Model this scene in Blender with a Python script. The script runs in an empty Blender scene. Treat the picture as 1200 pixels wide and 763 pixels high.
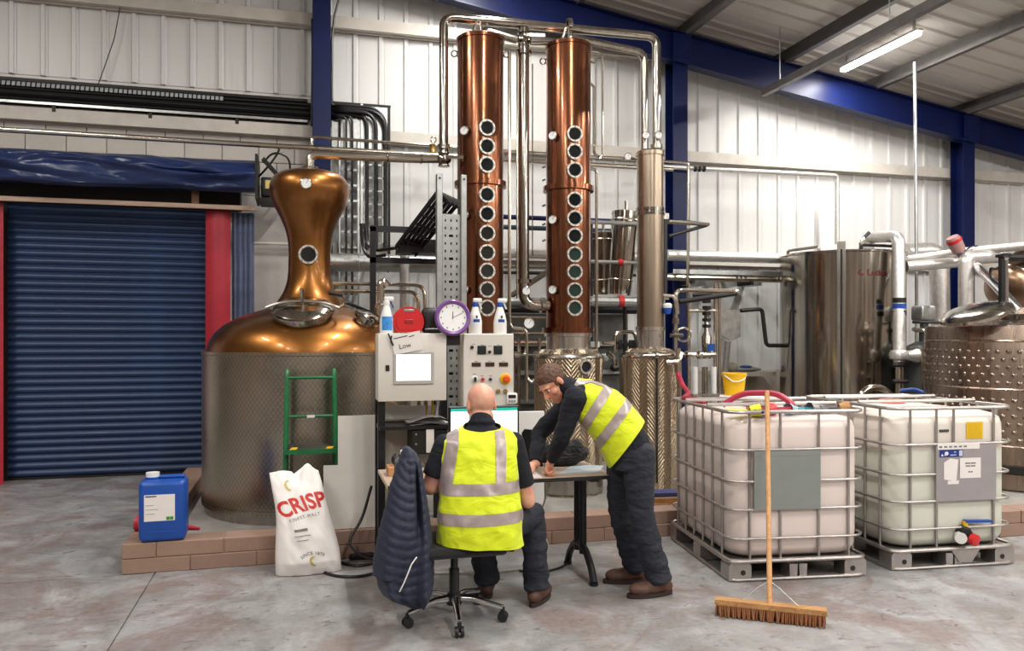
import bpy, bmesh, math, random
from math import sin, cos, pi, radians, atan2, sqrt
from mathutils import Vector, Matrix, noise as mnoise
random.seed(7)
SC = bpy.context.scene
COL = SC.collection
V = Vector

# ---------------------------------------------------------------- camera
F, CX, HZ, CAMZ = 930.0, 600.0, 395.0, 1.66
YAW = radians(15)
cam_d = bpy.data.cameras.new('camera'); cam = bpy.data.objects.new('camera', cam_d); COL.objects.link(cam)
cam.location = (0, 0, CAMZ); cam.rotation_euler = (pi/2, 0, -YAW)
cam_d.sensor_width = 36; cam_d.lens = F/1200*36
cam_d.shift_y = (HZ-381.5)/1200
cam_d.clip_start = .05; cam_d.clip_end = 100
SC.camera = cam

# ---------------------------------------------------------------- world, exposure
w = bpy.data.worlds.new('world'); SC.world = w; w.use_nodes = True
w.node_tree.nodes['Background'].inputs[0].default_value = (.9, .95, 1, 1)
w.node_tree.nodes['Background'].inputs[1].default_value = .3
vs = SC.view_settings
vs.view_transform = 'Standard'; vs.look = 'None'; vs.gamma = 1; vs.use_curve_mapping = False
vs.exposure = 0.45
SC.cycles.use_denoising = True
SC.cycles.max_bounces = 8
SC.cycles.diffuse_bounces = 4
SC.cycles.glossy_bounces = 4
SC.cycles.sample_clamp_indirect = 6
SC.cycles.caustics_reflective = False
SC.cycles.caustics_refractive = False

ROOF_S, ROOF_Z, ROOF_X, RIDGE = .16, 6.14, 5.17, -2.0
def zroof(x):
    x = 2*RIDGE-x if x < RIDGE else x
    return ROOF_Z-ROOF_S*(x-ROOF_X)

# ---------------------------------------------------------------- pixels to rays
CS, SN = cos(YAW), sin(YAW)
def ray(u, v):
    t = (u-CX)/F
    return V((t*CS+SN, -t*SN+CS, (HZ-v)/F))
CAM = V((0, 0, CAMZ))
def aY(u, v, Y):
    r = ray(u, v); return CAM+r*(Y/r.y)
def aX(u, v, X):
    r = ray(u, v); return CAM+r*(X/r.x)
def aZ(u, v, Z):
    r = ray(u, v); return CAM+r*((Z-CAMZ)/r.z)
def aD(u, v, d): return CAM+ray(u, v)*d

# ---------------------------------------------------------------- materials
MATS = {}
class NT:
    def __init__(s, name):
        m = bpy.data.materials.new(name); m.use_nodes = True
        s.m = m; s.t = m.node_tree; s.b = s.t.nodes['Principled BSDF']; s.tc = None
    def n(s, typ, **kw):
        x = s.t.nodes.new(typ)
        for k, v in kw.items(): setattr(x, k, v)
        return x
    def l(s, a, b): s.t.links.new(a, b)
    def put(s, sock, val):
        if hasattr(val, 'links') or hasattr(val, 'is_linked'): s.l(val, sock)
        else: sock.default_value = val
    def math(s, op, a, b=0.0, c=0.0):
        x = s.n('ShaderNodeMath', operation=op)
        s.put(x.inputs[0], a); s.put(x.inputs[1], b); s.put(x.inputs[2], c)
        return x.outputs[0]
    def co(s, kind='Object'):
        if s.tc is None: s.tc = s.n('ShaderNodeTexCoord')
        return s.tc.outputs[kind]
    def pos(s): return s.n('ShaderNodeNewGeometry').outputs['Position']
    def noise(s, vec, scale, detail=3, rough=.55, dist=0):
        x = s.n('ShaderNodeTexNoise'); s.l(vec, x.inputs['Vector'])
        x.inputs['Scale'].default_value = scale; x.inputs['Detail'].default_value = detail
        x.inputs['Roughness'].default_value = rough; x.inputs['Distortion'].default_value = dist
        return x.outputs['Fac']
    def ramp(s, fac, stops):
        x = s.n('ShaderNodeValToRGB'); s.l(fac, x.inputs[0]); e = x.color_ramp.elements
        while len(e) < len(stops): e.new(.5)
        for q, (p, c) in zip(e, stops): q.position = p; q.color = tuple(c)+(1,) if len(c) == 3 else c
        return x.outputs[0]
    def mix(s, fac, a, b, mode='MIX'):
        x = s.n('ShaderNodeMix', data_type='RGBA', blend_type=mode)
        s.put(x.inputs[0], fac)
        for i, q in ((6, a), (7, b)):
            if isinstance(q, (tuple, list)): x.inputs[i].default_value = tuple(q)+(1,) if len(q) == 3 else q
            else: s.l(q, x.inputs[i])
        return x.outputs[2]
    def bump(s, h, strength=.3, dist=.01):
        x = s.n('ShaderNodeBump'); x.inputs['Strength'].default_value = strength
        x.inputs['Distance'].default_value = dist; s.l(h, x.inputs['Height'])
        s.l(x.outputs[0], s.b.inputs['Normal'])
    def scaled(s, vec, sc):
        x = s.n('ShaderNodeMapping'); s.l(vec, x.inputs[0]); x.inputs['Scale'].default_value = sc
        return x.outputs[0]
def lin(c):
    return tuple((x/12.92 if x <= .04045 else ((x+.055)/1.055)**2.4) for x in (q/255 for q in c))
def M(name, rgb=None, rough=.5, metal=0., var=.12, scale=6., bump=0., bscale=60., spec=None, coat=0., stretch=None, emit=0., rvar=0.):
    """a plain procedural material: sRGB colour with noise variation and fine relief"""
    if name in MATS: return MATS[name]
    k = NT(name); c = lin(rgb)
    co = k.co()
    if stretch: co = k.scaled(co, stretch)
    f = k.noise(co, scale)
    hi = tuple(min(1, x*(1+var)) for x in c); lo = tuple(x*(1-var) for x in c)
    k.l(k.ramp(f, [(.3, lo), (.7, hi)]), k.b.inputs['Base Color'])
    k.b.inputs['Roughness'].default_value = rough; k.b.inputs['Metallic'].default_value = metal
    if rvar:
        g = k.noise(co, scale*2.3, 4)
        k.l(k.math('MULTIPLY_ADD', g, rvar, rough-rvar/2), k.b.inputs['Roughness'])
    if spec is not None: k.b.inputs['Specular IOR Level'].default_value = spec
    if coat: k.b.inputs['Coat Weight'].default_value = coat; k.b.inputs['Coat Roughness'].default_value = .08
    if bump: k.bump(k.noise(co, bscale, 3), bump, .004)
    if emit:
        k.b.inputs['Emission Color'].default_value = c+(1,); k.b.inputs['Emission Strength'].default_value = emit
    MATS[name] = k.m
    return k.m

# ---------------------------------------------------------------- mesh builder
class MB:
    def __init__(s): s.v = []; s.f = []
    def add(s, vs, fs):
        o = len(s.v); s.v += [V(q) for q in vs]; s.f += [tuple(i+o for i in f) for f in fs]; return s
    def obox(s, o, a, b, c):
        o, a, b, c = V(o), V(a), V(b), V(c)
        if a.cross(b).dot(c) < 0: o = o+a; a = -a
        return s.add([o, o+a, o+a+b, o+b, o+c, o+a+c, o+a+b+c, o+b+c],
                     [(3,2,1,0), (4,5,6,7), (0,1,5,4), (1,2,6,5), (2,3,7,6), (3,0,4,7)])
    def box(s, x0, x1, y0, y1, z0, z1):
        return s.obox((x0, y0, z0), (x1-x0, 0, 0), (0, y1-y0, 0), (0, 0, z1-z0))
    def cbox(s, c, size, rz=0):
        c = V(c); a = V((cos(rz), sin(rz), 0)); b = V((-sin(rz), cos(rz), 0)); x, y, z = size
        return s.obox(c-a*x/2-b*y/2-V((0, 0, z/2)), a*x, b*y, V((0, 0, z)))
    def prism(s, poly, o, ux, uy, th):
        """extrude a 2D polygon (ccw in ux,uy) by the vector th"""
        o, ux, uy, th = V(o), V(ux), V(uy), V(th); n = len(poly)
        p = [o+ux*a+uy*b for a, b in poly]
        flip = ux.cross(uy).dot(th) < 0
        vs = p+[q+th for q in p]
        fs = [tuple(range(n-1, -1, -1)), tuple(range(n, 2*n))]+[(i, (i+1) % n, n+(i+1) % n, n+i) for i in range(n)]
        if flip: fs = [tuple(reversed(f)) for f in fs]
        return s.add(vs, fs)
    def ring(s, c, d, r, n, up=None):
        d = V(d).normalized()
        a = V((0, 0, 1)) if abs(d.z) < .9 else V((1, 0, 0))
        if up is not None: a = V(up)
        x = d.cross(a).normalized(); y = d.cross(x)
        return [V(c)+(x*cos(2*pi*i/n)+y*sin(2*pi*i/n))*r for i in range(n)]
    def cyl(s, p0, p1, r0, r1=None, n=16, caps=True):
        r1 = r0 if r1 is None else r1; p0, p1 = V(p0), V(p1); d = p1-p0
        vs = s.ring(p0, d, r0, n)+s.ring(p1, d, r1, n)
        fs = [(i, (i+1) % n, n+(i+1) % n, n+i) for i in range(n)]
        if caps: fs += [tuple(range(n-1, -1, -1)), tuple(range(n, 2*n))]
        return s.add(vs, fs)
    def tube(s, pts, r, n=10, bend=0., seg=5, caps=True, closed=False):
        pts = [V(p) for p in pts]
        if bend and len(pts) > 2:
            q = [pts[0]]
            for i in range(1, len(pts)-1):
                a, b, c = pts[i-1], pts[i], pts[i+1]
                da, dc = (a-b), (c-b); la, lc = da.length, dc.length
                if la < 1e-6 or lc < 1e-6: continue
                k = min(bend, la*.48, lc*.48)
                p0, p2 = b+da/la*k, b+dc/lc*k
                for j in range(seg+1):
                    t = j/seg; q.append(p0*(1-t)**2+b*2*t*(1-t)+p2*t*t)
            q.append(pts[-1]); pts = q
        pp = [pts[0]]
        for p in pts[1:]:
            if (p-pp[-1]).length > 1e-5: pp.append(p)
        pts = pp; m = len(pts); rr = r if isinstance(r, (list, tuple)) else [r]*m
        if len(rr) != m: rr = [rr[0]+(rr[-1]-rr[0])*i/(m-1) for i in range(m)]
        vs = []; x = None
        for i in range(m):
            if closed: d = (pts[(i+1) % m]-pts[i-1])
            else: d = pts[min(i+1, m-1)]-pts[max(i-1, 0)]
            d.normalize()
            if x is None:
                a = V((0, 0, 1)) if abs(d.z) < .9 else V((1, 0, 0)); x = d.cross(a).normalized()
            else:
                x = (x-d*x.dot(d)); x.normalize()
            y = d.cross(x)
            vs += [pts[i]+(x*cos(2*pi*j/n)+y*sin(2*pi*j/n))*rr[i] for j in range(n)]
        fs = []
        for i in range(m if closed else m-1):
            k = (i+1) % m
            fs += [(i*n+j, i*n+(j+1) % n, k*n+(j+1) % n, k*n+j) for j in range(n)]
        if caps and not closed: fs += [tuple(range(n-1, -1, -1)), tuple(range((m-1)*n, m*n))]
        return s.add(vs, fs)
    def lathe(s, prof, c=(0, 0, 0), n=32, ax=None):
        """profile (r, h) turned about the axis ax (default z) through c"""
        c = V(c); d = V(ax or (0, 0, 1)).normalized()
        a = V((1, 0, 0)) if abs(d.z) > .9 else V((0, 0, 1))
        x = a.cross(d).normalized() if abs(d.z) <= .9 else V((1, 0, 0)); x = (x-d*x.dot(d)).normalized(); y = d.cross(x)
        vs = []; ids = []
        for r, h in prof:
            if r < 1e-6: ids.append([len(vs)]*n); vs.append(c+d*h)
            else:
                ids.append(list(range(len(vs), len(vs)+n)))
                vs += [c+d*h+(x*cos(2*pi*i/n)+y*sin(2*pi*i/n))*r for i in range(n)]
        fs = []
        for k in range(len(prof)-1):
            A, B = ids[k], ids[k+1]
            for i in range(n):
                j = (i+1) % n; f = []
                for q in (A[i], A[j], B[j], B[i]):
                    if q not in f: f.append(q)
                if len(f) > 2: fs.append(tuple(f))
        return s.add(vs, fs)
    def ell(s, c, r, n=14, m=9, R=None):
        c = V(c); r = (r, r, r) if isinstance(r, (int, float)) else r; vs = []; fs = []
        for j in range(1, m):
            th = pi*j/m
            for i in range(n):
                ph = 2*pi*i/n
                p = V((r[0]*sin(th)*cos(ph), r[1]*sin(th)*sin(ph), -r[2]*cos(th)))
                vs.append(c+(R @ p if R else p))
        lo = len(vs); q = V((0, 0, -r[2])); vs.append(c+(R @ q if R else q)); q = V((0, 0, r[2])); vs.append(c+(R @ q if R else q))
        for j in range(m-2):
            fs += [(j*n+i, j*n+(i+1) % n, (j+1)*n+(i+1) % n, (j+1)*n+i) for i in range(n)]
        fs += [(lo, (i+1) % n, i) for i in range(n)]+[(lo+1, (m-2)*n+i, (m-2)*n+(i+1) % n) for i in range(n)]
        return s.add(vs, fs)
    def torus(s, c, d, R, r, n=24, m=8):
        rg = s.ring(c, d, R, n); return s.tube(rg, r, m, closed=True)
    def grid(s, fn, nu, nv):
        vs = [fn(i/nu, j/nv) for j in range(nv+1) for i in range(nu+1)]
        fs = [(j*(nu+1)+i, j*(nu+1)+i+1, (j+1)*(nu+1)+i+1, (j+1)*(nu+1)+i) for j in range(nv) for i in range(nu)]
        return s.add(vs, fs)
    def rbox(s, x0, x1, y0, y1, z0, z1, r=.01, seg=2, xf=None):
        bm = bmesh.new(); bmesh.ops.create_cube(bm, size=1)
        for q in bm.verts: q.co = V(((x0+x1)/2+q.co.x*(x1-x0), (y0+y1)/2+q.co.y*(y1-y0), (z0+z1)/2+q.co.z*(z1-z0)))
        bmesh.ops.bevel(bm, geom=bm.edges[:], offset=r, segments=seg, affect='EDGES', profile=.5)
        bm.verts.index_update()
        s.add([(xf @ q.co if xf else q.co.copy()) for q in bm.verts], [tuple(q.index for q in f.verts) for f in bm.faces]); bm.free()
        return s
    def build(s, name, mat, parent=None, label=None, cat=None, group=None, kind=None, smooth=True, angle=35, origin=None, local=False):
        me = bpy.data.meshes.new(name)
        xs = [q.x for q in s.v]; ys = [q.y for q in s.v]; zs = [q.z for q in s.v]
        o = V(origin) if origin is not None else V(((min(xs)+max(xs))/2, (min(ys)+max(ys))/2, min(zs)))
        me.from_pydata([q-o for q in s.v], [], s.f); me.validate()
        return finish(me, name, mat, parent, o, label, cat, group, kind, smooth, angle)
FR = {}
def finish(me, name, mat, parent=None, o=V((0, 0, 0)), label=None, cat=None, group=None, kind=None, smooth=True, angle=35):
    me.update()
    if smooth:
        me.shade_smooth()
        if angle: me.set_sharp_from_angle(angle=radians(angle))
    if mat is not None and not me.materials: me.materials.append(mat)
    ob = bpy.data.objects.new(name, me); COL.objects.link(ob)
    return place(ob, parent, o, label, cat, group, kind)
def place(ob, parent=None, o=V((0, 0, 0)), label=None, cat=None, group=None, kind=None):
    FR[ob] = V(o)
    if parent is not None:
        ob.parent = parent; ob.location = V(o)-FR[parent]
    else: ob.location = o
    if label: ob['label'] = label
    if cat: ob['category'] = cat
    if group: ob['group'] = group
    if kind: ob['kind'] = kind
    return ob
def thing(name, label, cat, loc=(0, 0, 0), group=None, rz=0, local=False, kind=None):
    e = bpy.data.objects.new(name, None); COL.objects.link(e); e.empty_display_size = .1
    e.location = loc; e.rotation_euler = (0, 0, rz); FR[e] = V((0, 0, 0)) if local else V(loc)
    if label: e['label'] = label
    if cat: e['category'] = cat
    if group: e['group'] = group
    if kind: e['kind'] = kind
    return e
def copy_tree(o, parent=None):
    c = o.copy(); COL.objects.link(c); FR[c] = FR[o]
    if parent is not None: c.parent = parent
    for ch in [q for q in o.children]: copy_tree(ch, c)
    return c
def inst(src, loc, parent=None, rz=None, frame=True):
    """copy of a single mesh piece sharing its data, base at loc"""
    c = bpy.data.objects.new(src.name.split('.')[0], src.data); COL.objects.link(c)
    if rz is not None: c.rotation_euler = (0, 0, rz)
    return place(c, parent, V(loc))
def text_mesh(txt, size, mat, o, ux, uy, name='lettering', parent=None, bend=None, thick=.0008, spacing=1.0, bold=0.):
    """flat lettering built as mesh; o = centre, ux/uy = text axes; bend(x,y) -> world point"""
    cu = bpy.data.curves.new('t', 'FONT'); cu.body = txt; cu.size = size; cu.align_x = 'CENTER'; cu.align_y = 'CENTER'
    cu.resolution_u = 3; cu.space_character = spacing; cu.offset = bold
    to = bpy.data.objects.new('t', cu); COL.objects.link(to)
    dg = bpy.context.evaluated_depsgraph_get()
    me = bpy.data.meshes.new_from_object(to.evaluated_get(dg))
    bpy.data.objects.remove(to); bpy.data.curves.remove(cu)
    if bend:
        bm = bmesh.new(); bm.from_mesh(me); bmesh.ops.triangulate(bm, faces=bm.faces[:])
        for _ in range(4):
            lg = [e for e in bm.edges if e.calc_length() > size*.12]
            if not lg: break
            bmesh.ops.subdivide_edges(bm, edges=lg, cuts=1); bmesh.ops.triangulate(bm, faces=bm.faces[:])
        bm.to_mesh(me); bm.free()
    o, ux, uy = V(o), V(ux).normalized(), V(uy).normalized(); nn = ux.cross(uy)*thick
    pts = [(bend(q.co.x, q.co.y) if bend else o+ux*q.co.x+uy*q.co.y+nn) for q in me.vertices]
    c = sum(pts, V((0, 0, 0)))/max(1, len(pts))
    for q, p in zip(me.vertices, pts): q.co = p-c
    me.materials.clear()
    me.name = name
    return finish(me, name, mat, parent, c, smooth=False)
# ---------------------------------------------------------------- material library
def concrete():
    k = NT('concrete_floor'); p = k.pos()
    big = k.noise(p, .55, 4, .6, .4); mid = k.noise(p, 2.4, 5, .65, .6); fine = k.noise(p, 26, 4, .6)
    base = k.ramp(mid, [(.3, lin((112, 110, 109))), (.5, lin((145, 144, 144))), (.7, lin((172, 172, 174)))])
    sx = k.n('ShaderNodeSeparateXYZ'); k.l(p, sx.inputs[0])
    # brown malt-dust stain: a patch where people walk, with its own ragged edge
    st = k.ramp(k.noise(p, 1.1, 5, .68, 1.1), [(.47, (0, 0, 0)), (.60, (1, 1, 1))])
    c = k.mix(k.math('MULTIPLY', st, .72), base, lin((116, 92, 86)))
    sc = k.scaled(p, (5.5, 8.0, 1)); sp = k.ramp(k.noise(sc, 1.5, 5, .72, .9), [(.60, (0, 0, 0)), (.64, (1, 1, 1))])
    c = k.mix(k.math('MULTIPLY', sp, .8), c, lin((92, 80, 76)))
    wt = k.ramp(k.noise(k.scaled(p, (1.2, 3.6, 1)), 1.4, 4, .6, .8), [(.60, (0, 0, 0)), (.72, (1, 1, 1))])
    c = k.mix(k.math('MULTIPLY', wt, .3), c, lin((180, 183, 188)))
    c = k.mix(k.math('MULTIPLY', k.ramp(big, [(.42, (0, 0, 0)), (.66, (1, 1, 1))]), .3), c, lin((112, 112, 104)))
    c = k.mix(.12, c, k.ramp(fine, [(.3, lin((90, 88, 86))), (.7, lin((190, 188, 186)))]))
    k.l(c, k.b.inputs['Base Color'])
    k.l(k.math('MULTIPLY_ADD', mid, .4, .24), k.b.inputs['Roughness'])
    k.bump(k.math('ADD', fine, k.math('MULTIPLY', sp, -.6)), .25, .004)
    return k.m
def copper(name, tint, tint2, rough):
    k = NT(name); co = k.co(); s = k.scaled(co, (6, 6, .9))
    f = k.noise(s, 2.0, 4, .6, .5); g = k.noise(co, 1.6, 3)
    c = k.mix(f, lin(tint), lin(tint2)); c = k.mix(k.math('MULTIPLY', g, .25), c, lin((120, 62, 40)))
    k.l(c, k.b.inputs['Base Color']); k.b.inputs['Metallic'].default_value = 1
    k.l(k.math('MULTIPLY_ADD', f, .12, rough), k.b.inputs['Roughness'])
    k.b.inputs['Coat Weight'].default_value = .35; k.b.inputs['Coat Roughness'].default_value = .06
    k.bump(k.noise(k.scaled(co, (1, 1, .5)), 3.5, 2), .12, .02)
    return k.m
def steel(name, rgb=(176, 172, 166), rough=.2, pattern=None, streak=True, amp=.5):
    k = NT(name); co = k.co(); c0 = lin(rgb)
    f = k.noise(k.scaled(co, (9, 9, .6)) if streak else co, 2.2, 3)
    k.l(k.ramp(f, [(.3, tuple(x*.82 for x in c0)), (.7, tuple(min(1, x*1.1) for x in c0))]), k.b.inputs['Base Color'])
    k.b.inputs['Metallic'].default_value = 1; k.l(k.math('MULTIPLY_ADD', f, .12, rough-.04), k.b.inputs['Roughness'])
    if pattern:
        sx = k.n('ShaderNodeSeparateXYZ'); k.l(co, sx.inputs[0]); x, y, z = sx.outputs
        R = pattern[1]; a = k.math('MULTIPLY', k.math('ARCTAN2', y, x), R)
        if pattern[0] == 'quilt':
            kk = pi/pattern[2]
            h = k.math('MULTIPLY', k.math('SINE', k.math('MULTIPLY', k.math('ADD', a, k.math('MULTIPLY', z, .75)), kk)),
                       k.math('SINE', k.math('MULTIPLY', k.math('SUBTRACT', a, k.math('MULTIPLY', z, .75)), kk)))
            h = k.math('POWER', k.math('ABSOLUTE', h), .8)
        else:
            pp = k.math('PINGPONG', a, pattern[3])
            h = k.math('ABSOLUTE', k.math('SINE', k.math('MULTIPLY', k.math('ADD', z, k.math('MULTIPLY', pp, 1.25)), pi/pattern[2])))
            h = k.math('POWER', h, .7)
        k.bump(h, amp, .014)
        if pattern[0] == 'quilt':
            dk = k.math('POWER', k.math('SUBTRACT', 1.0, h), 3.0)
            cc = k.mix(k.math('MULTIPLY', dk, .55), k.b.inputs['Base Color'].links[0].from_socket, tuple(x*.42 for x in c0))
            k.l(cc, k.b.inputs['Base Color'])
    return k.m
def cladding():
    k = NT('white_cladding'); p = k.pos()
    f = k.noise(k.scaled(p, (1.5, 1, .25)), 1.3, 4); g = k.noise(k.scaled(p, (14, 1, .5)), 1.5, 3)
    c = k.mix(f, lin((214, 212, 208)), lin((232, 232, 231)))
    c = k.mix(k.math('MULTIPLY', k.ramp(g, [(.58, (0, 0, 0)), (.75, (1, 1, 1))]), .18), c, lin((168, 156, 142)))
    k.l(c, k.b.inputs['Base Color']); k.b.inputs['Roughness'].default_value = .38
    return k.m
def plastic_tank(name, top, low, level):
    k = NT(name); co = k.co(); sx = k.n('ShaderNodeSeparateXYZ'); k.l(co, sx.inputs[0])
    f = k.noise(k.scaled(co, (2, 2, .7)), 2.2, 3)
    lv = k.ramp(sx.outputs[2], [(level-.004, (0, 0, 0)), (level+.004, (1, 1, 1))])
    c = k.mix(lv, lin(low), lin(top)); c = k.mix(k.math('MULTIPLY', f, .14), c, lin((170, 148, 136)))
    k.l(c, k.b.inputs['Base Color']); k.b.inputs['Roughness'].default_value = .35
    k.b.inputs['Subsurface Weight'].default_value = .25; k.b.inputs['Subsurface Radius'].default_value = (.03, .03, .03)
    return k.m
def quilted(name, rgb, rgb2):
    k = NT(name); co = k.co(); c = k.mix(k.noise(co, 14, 3), lin(rgb), lin(rgb2))
    k.l(c, k.b.inputs['Base Color']); k.b.inputs['Roughness'].default_value = .62
    k.b.inputs['Sheen Weight'].default_value = .05
    k.bump(k.noise(co, 22, 4, .6, .8), .6, .012); return k.m
def cloth(name, rgb, rough=.85, fold=.5, scale=9, sheen=.15):
    k = NT(name); co = k.co(); c = lin(rgb)
    k.l(k.mix(k.noise(co, 7, 3), tuple(x*.85 for x in c), tuple(min(1, x*1.12) for x in c)), k.b.inputs['Base Color'])
    k.b.inputs['Roughness'].default_value = rough; k.b.inputs['Sheen Weight'].default_value = sheen
    h = k.math('ADD', k.noise(k.scaled(co, (1, 1, 1.8)), scale, 2, .5, 1.2), k.math('MULTIPLY', k.noise(co, 220, 2), .06))
    k.bump(h, fold, .03); return k.m
def skin(name, rgb, red):
    k = NT(name); co = k.co()
    c = k.mix(k.ramp(k.noise(co, 16, 3), [(.35, (0, 0, 0)), (.7, (1, 1, 1))]), lin(rgb), lin(red))
    k.l(c, k.b.inputs['Base Color']); k.b.inputs['Roughness'].default_value = .48
    k.b.inputs['Subsurface Weight'].default_value = .15; k.b.inputs['Subsurface Radius'].default_value = (.012, .006, .004)
    k.b.inputs['Subsurface Scale'].default_value = .5
    k.bump(k.noise(co, 160, 2), .15, .002); return k.m
def wood(name, a, b, ax=(1, 12, 12)):
    k = NT(name); co = k.scaled(k.co(), ax)
    c = k.ramp(k.noise(co, 3, 4, .6, 1.2), [(.3, lin(a)), (.7, lin(b))])
    k.l(c, k.b.inputs['Base Color']); k.b.inputs['Roughness'].default_value = .6; return k.m
def tarp():
    k = NT('blue_tarpaulin'); co = k.co()
    k.l(k.mix(k.noise(co, 3, 4), lin((20, 36, 78)), lin((32, 52, 98))), k.b.inputs['Base Color'])
    k.b.inputs['Roughness'].default_value = .3
    k.bump(k.noise(k.scaled(co, (1, 2, 2)), 5, 3, .5, 1), .35, .02); return k.m
def blockwork(name, a, b):
    k = NT(name); p = k.pos(); oi = k.n('ShaderNodeObjectInfo').outputs['Random']
    c = k.mix(k.noise(p, 6, 5, .65), lin(a), lin(b))
    c = k.mix(k.math('MULTIPLY', oi, .3), c, lin(tuple(int(x*.8) for x in a)))
    k.l(c, k.b.inputs['Base Color']); k.b.inputs['Roughness'].default_value = .85
    k.bump(k.noise(p, 70, 4, .7), .5, .006); return k.m
m_floor = concrete(); m_clad = cladding()
m_roof = M('white_roof_sheet', (206, 200, 192), .5, var=.06, scale=1)
m_girt = M('painted_girt', (205, 198, 188), .5, var=.08)
m_block_w = blockwork('white_painted_block', (206, 198, 190), (222, 216, 210))
m_block_p = blockwork('pinkish_concrete_block', (168, 136, 118), (136, 112, 98))
m_bund = M('grey_painted_bund_floor', (150, 146, 140), .6, var=.2, scale=4, bump=.3)
m_blue = M('blue_steel_paint', (8, 22, 70), .42, var=.15, scale=3, spec=.3)
m_purlin = M('dark_purlin_steel', (98, 94, 92), .5, .2, var=.15)
m_slat = M('navy_shutter_paint', (34, 56, 92), .42, var=.18, scale=3, rvar=.2)
m_red = M('red_pvc', (172, 34, 50), .45, var=.1)
m_bluegrey = M('blue_grey_pvc', (88, 96, 122), .35, var=.2, scale=8)
m_tarp = tarp()
m_dark = M('dark_steel', (30, 29, 28), .5, .3, var=.2)
m_black = M('black_plastic', (22, 22, 24), .42, var=.2)
m_blackm = M('black_powder_coat', (26, 26, 28), .38, .2, var=.15)
m_rubber = M('black_cable', (20, 20, 21), .4, var=.2)
m_galv = M('galvanised_steel', (176, 178, 176), .34, .9, var=.14, scale=14, rvar=.15)
m_slot_light = M('slot_light_tone', (226, 232, 234), .3, .6, var=.08)  # near-white tone stands in for light caught in the tray slots
m_chrome = M('polished_chrome', (210, 210, 212), .1, 1., var=.04)
m_pipe = M('stainless_pipe', (202, 194, 180), .2, 1., var=.1, scale=3, rvar=.1)
m_lag = M('foil_lagging', (214, 210, 206), .36, .75, var=.12, scale=18, bump=.5, bscale=24)
m_steel = steel('brushed_stainless', (172, 166, 158), .24)
m_mirror = steel('mirror_stainless', (176, 170, 160), .12)
m_neck = steel('bright_neck_steel', (214, 210, 204), .2)
m_bronze = steel('brushed_condenser_steel', (168, 152, 134), .28)
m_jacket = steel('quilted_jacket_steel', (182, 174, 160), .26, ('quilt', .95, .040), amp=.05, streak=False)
m_herring = steel('herringbone_jacket_steel', (182, 164, 140), .26, ('herring', .345, .044, .09), amp=.65)
m_rtank = steel('right_tank_steel', (156, 138, 124), .26)
m_cu = copper('reddish_copper', (164, 108, 76), (114, 68, 48), .14)
m_cu2 = copper('golden_brown_copper', (162, 110, 54), (126, 82, 40), .28)
m_ring = M('bright_flange_steel', (226, 224, 216), .32, .9, var=.05)
m_white = M('white_enamel', (214, 209, 200), .4, var=.04)
m_whitep = M('white_plastic', (226, 224, 220), .35, var=.04)
m_paper = M('paper', (228, 222, 218), .8, var=.04)
m_glass_d = M('dark_sight_glass', (22, 26, 28), .06, var=.3, coat=.5)
m_glass_g = M('greenish_sight_glass', (38, 56, 50), .06, var=.3, coat=.5)
m_dial = M('gauge_dial', (232, 232, 230), .3, var=.03)
m_ink = M('black_ink', (30, 28, 30), .6, var=.1)
m_inkf = M('faded_ink', (120, 116, 114), .7, var=.1)
m_redink = M('red_print', (198, 40, 32), .5, var=.05)
m_gold = M('gold_print', (196, 176, 96), .5, var=.1)
m_yellow = M('yellow_plastic', (232, 184, 20), .4, var=.06)
m_redp = M('red_plastic', (200, 34, 36), .38, var=.08)
m_bluep = M('blue_plastic', (24, 74, 158), .35, var=.08)
m_purple = M('purple_plastic', (116, 74, 140), .3, var=.1)
m_green = M('green_paint', (22, 104, 58), .38, var=.14, scale=12)
m_timber = wood('pale_timber', (196, 150, 98), (150, 104, 60))
m_timberz = wood('broom_timber', (206, 160, 108), (170, 118, 72), (14, 14, 1))
m_desk = wood('desk_laminate', (186, 164, 144), (172, 150, 132), (2, 14, 14))
m_ibc = M('cage_steel', (176, 170, 166), .36, .85, var=.12, scale=10, rvar=.15)
m_ibc_w = plastic_tank('white_ibc_plastic', (226, 212, 206), (222, 208, 200), .12)
m_ibc_g = plastic_tank('cloudy_ibc_plastic', (224, 216, 206), (210, 212, 198), .70)
m_hivis = cloth('hi_vis_yellow', (212, 226, 14), .7, .45, 7)
m_refl = M('reflective_tape', (172, 158, 156), .35, .3, var=.08, scale=20, bump=.2)
m_navy = cloth('navy_fleece', (15, 17, 28), .9, .4, 10, .0)
m_trous = cloth('charcoal_work_trousers', (34, 37, 48), .85, .5, 11, .0)
m_boot = M('brown_leather', (84, 56, 44), .6, var=.25, scale=14, bump=.4, bscale=40)
m_sole = M('dark_rubber_sole', (44, 34, 30), .7, var=.2)
m_skin1 = skin('skin_pale', (222, 170, 146), (206, 140, 118)); m_skin2 = skin('skin_fair', (218, 160, 132), (200, 126, 100))
m_hair = M('brown_hair', (84, 54, 36), .6, var=.35, scale=60, bump=.8, bscale=120)
m_quilt = quilted('navy_quilted_nylon', (20, 27, 48), (27, 36, 60))
m_hall = M('hall_far_wall', (128, 116, 106), .7, var=.75, scale=1.6, stretch=(1.2, 1.2, .06))  # vertical streaks invented for the reflections in the steel tanks
m_lining = cloth('jacket_lining', (8, 9, 15), .8, .4, 9, .0)
m_sack = M('white_woven_sack', (232, 226, 222), .5, var=.05, bump=.3, bscale=14)
m_hose = M('red_hose', (164, 30, 60), .4, var=.1)
m_mortar = M('grey_mortar', (150, 128, 114), .9, bump=.3)
m_bristle = wood('coir_bristle', (150, 92, 48), (104, 62, 34), (60, 60, 2))
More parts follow.
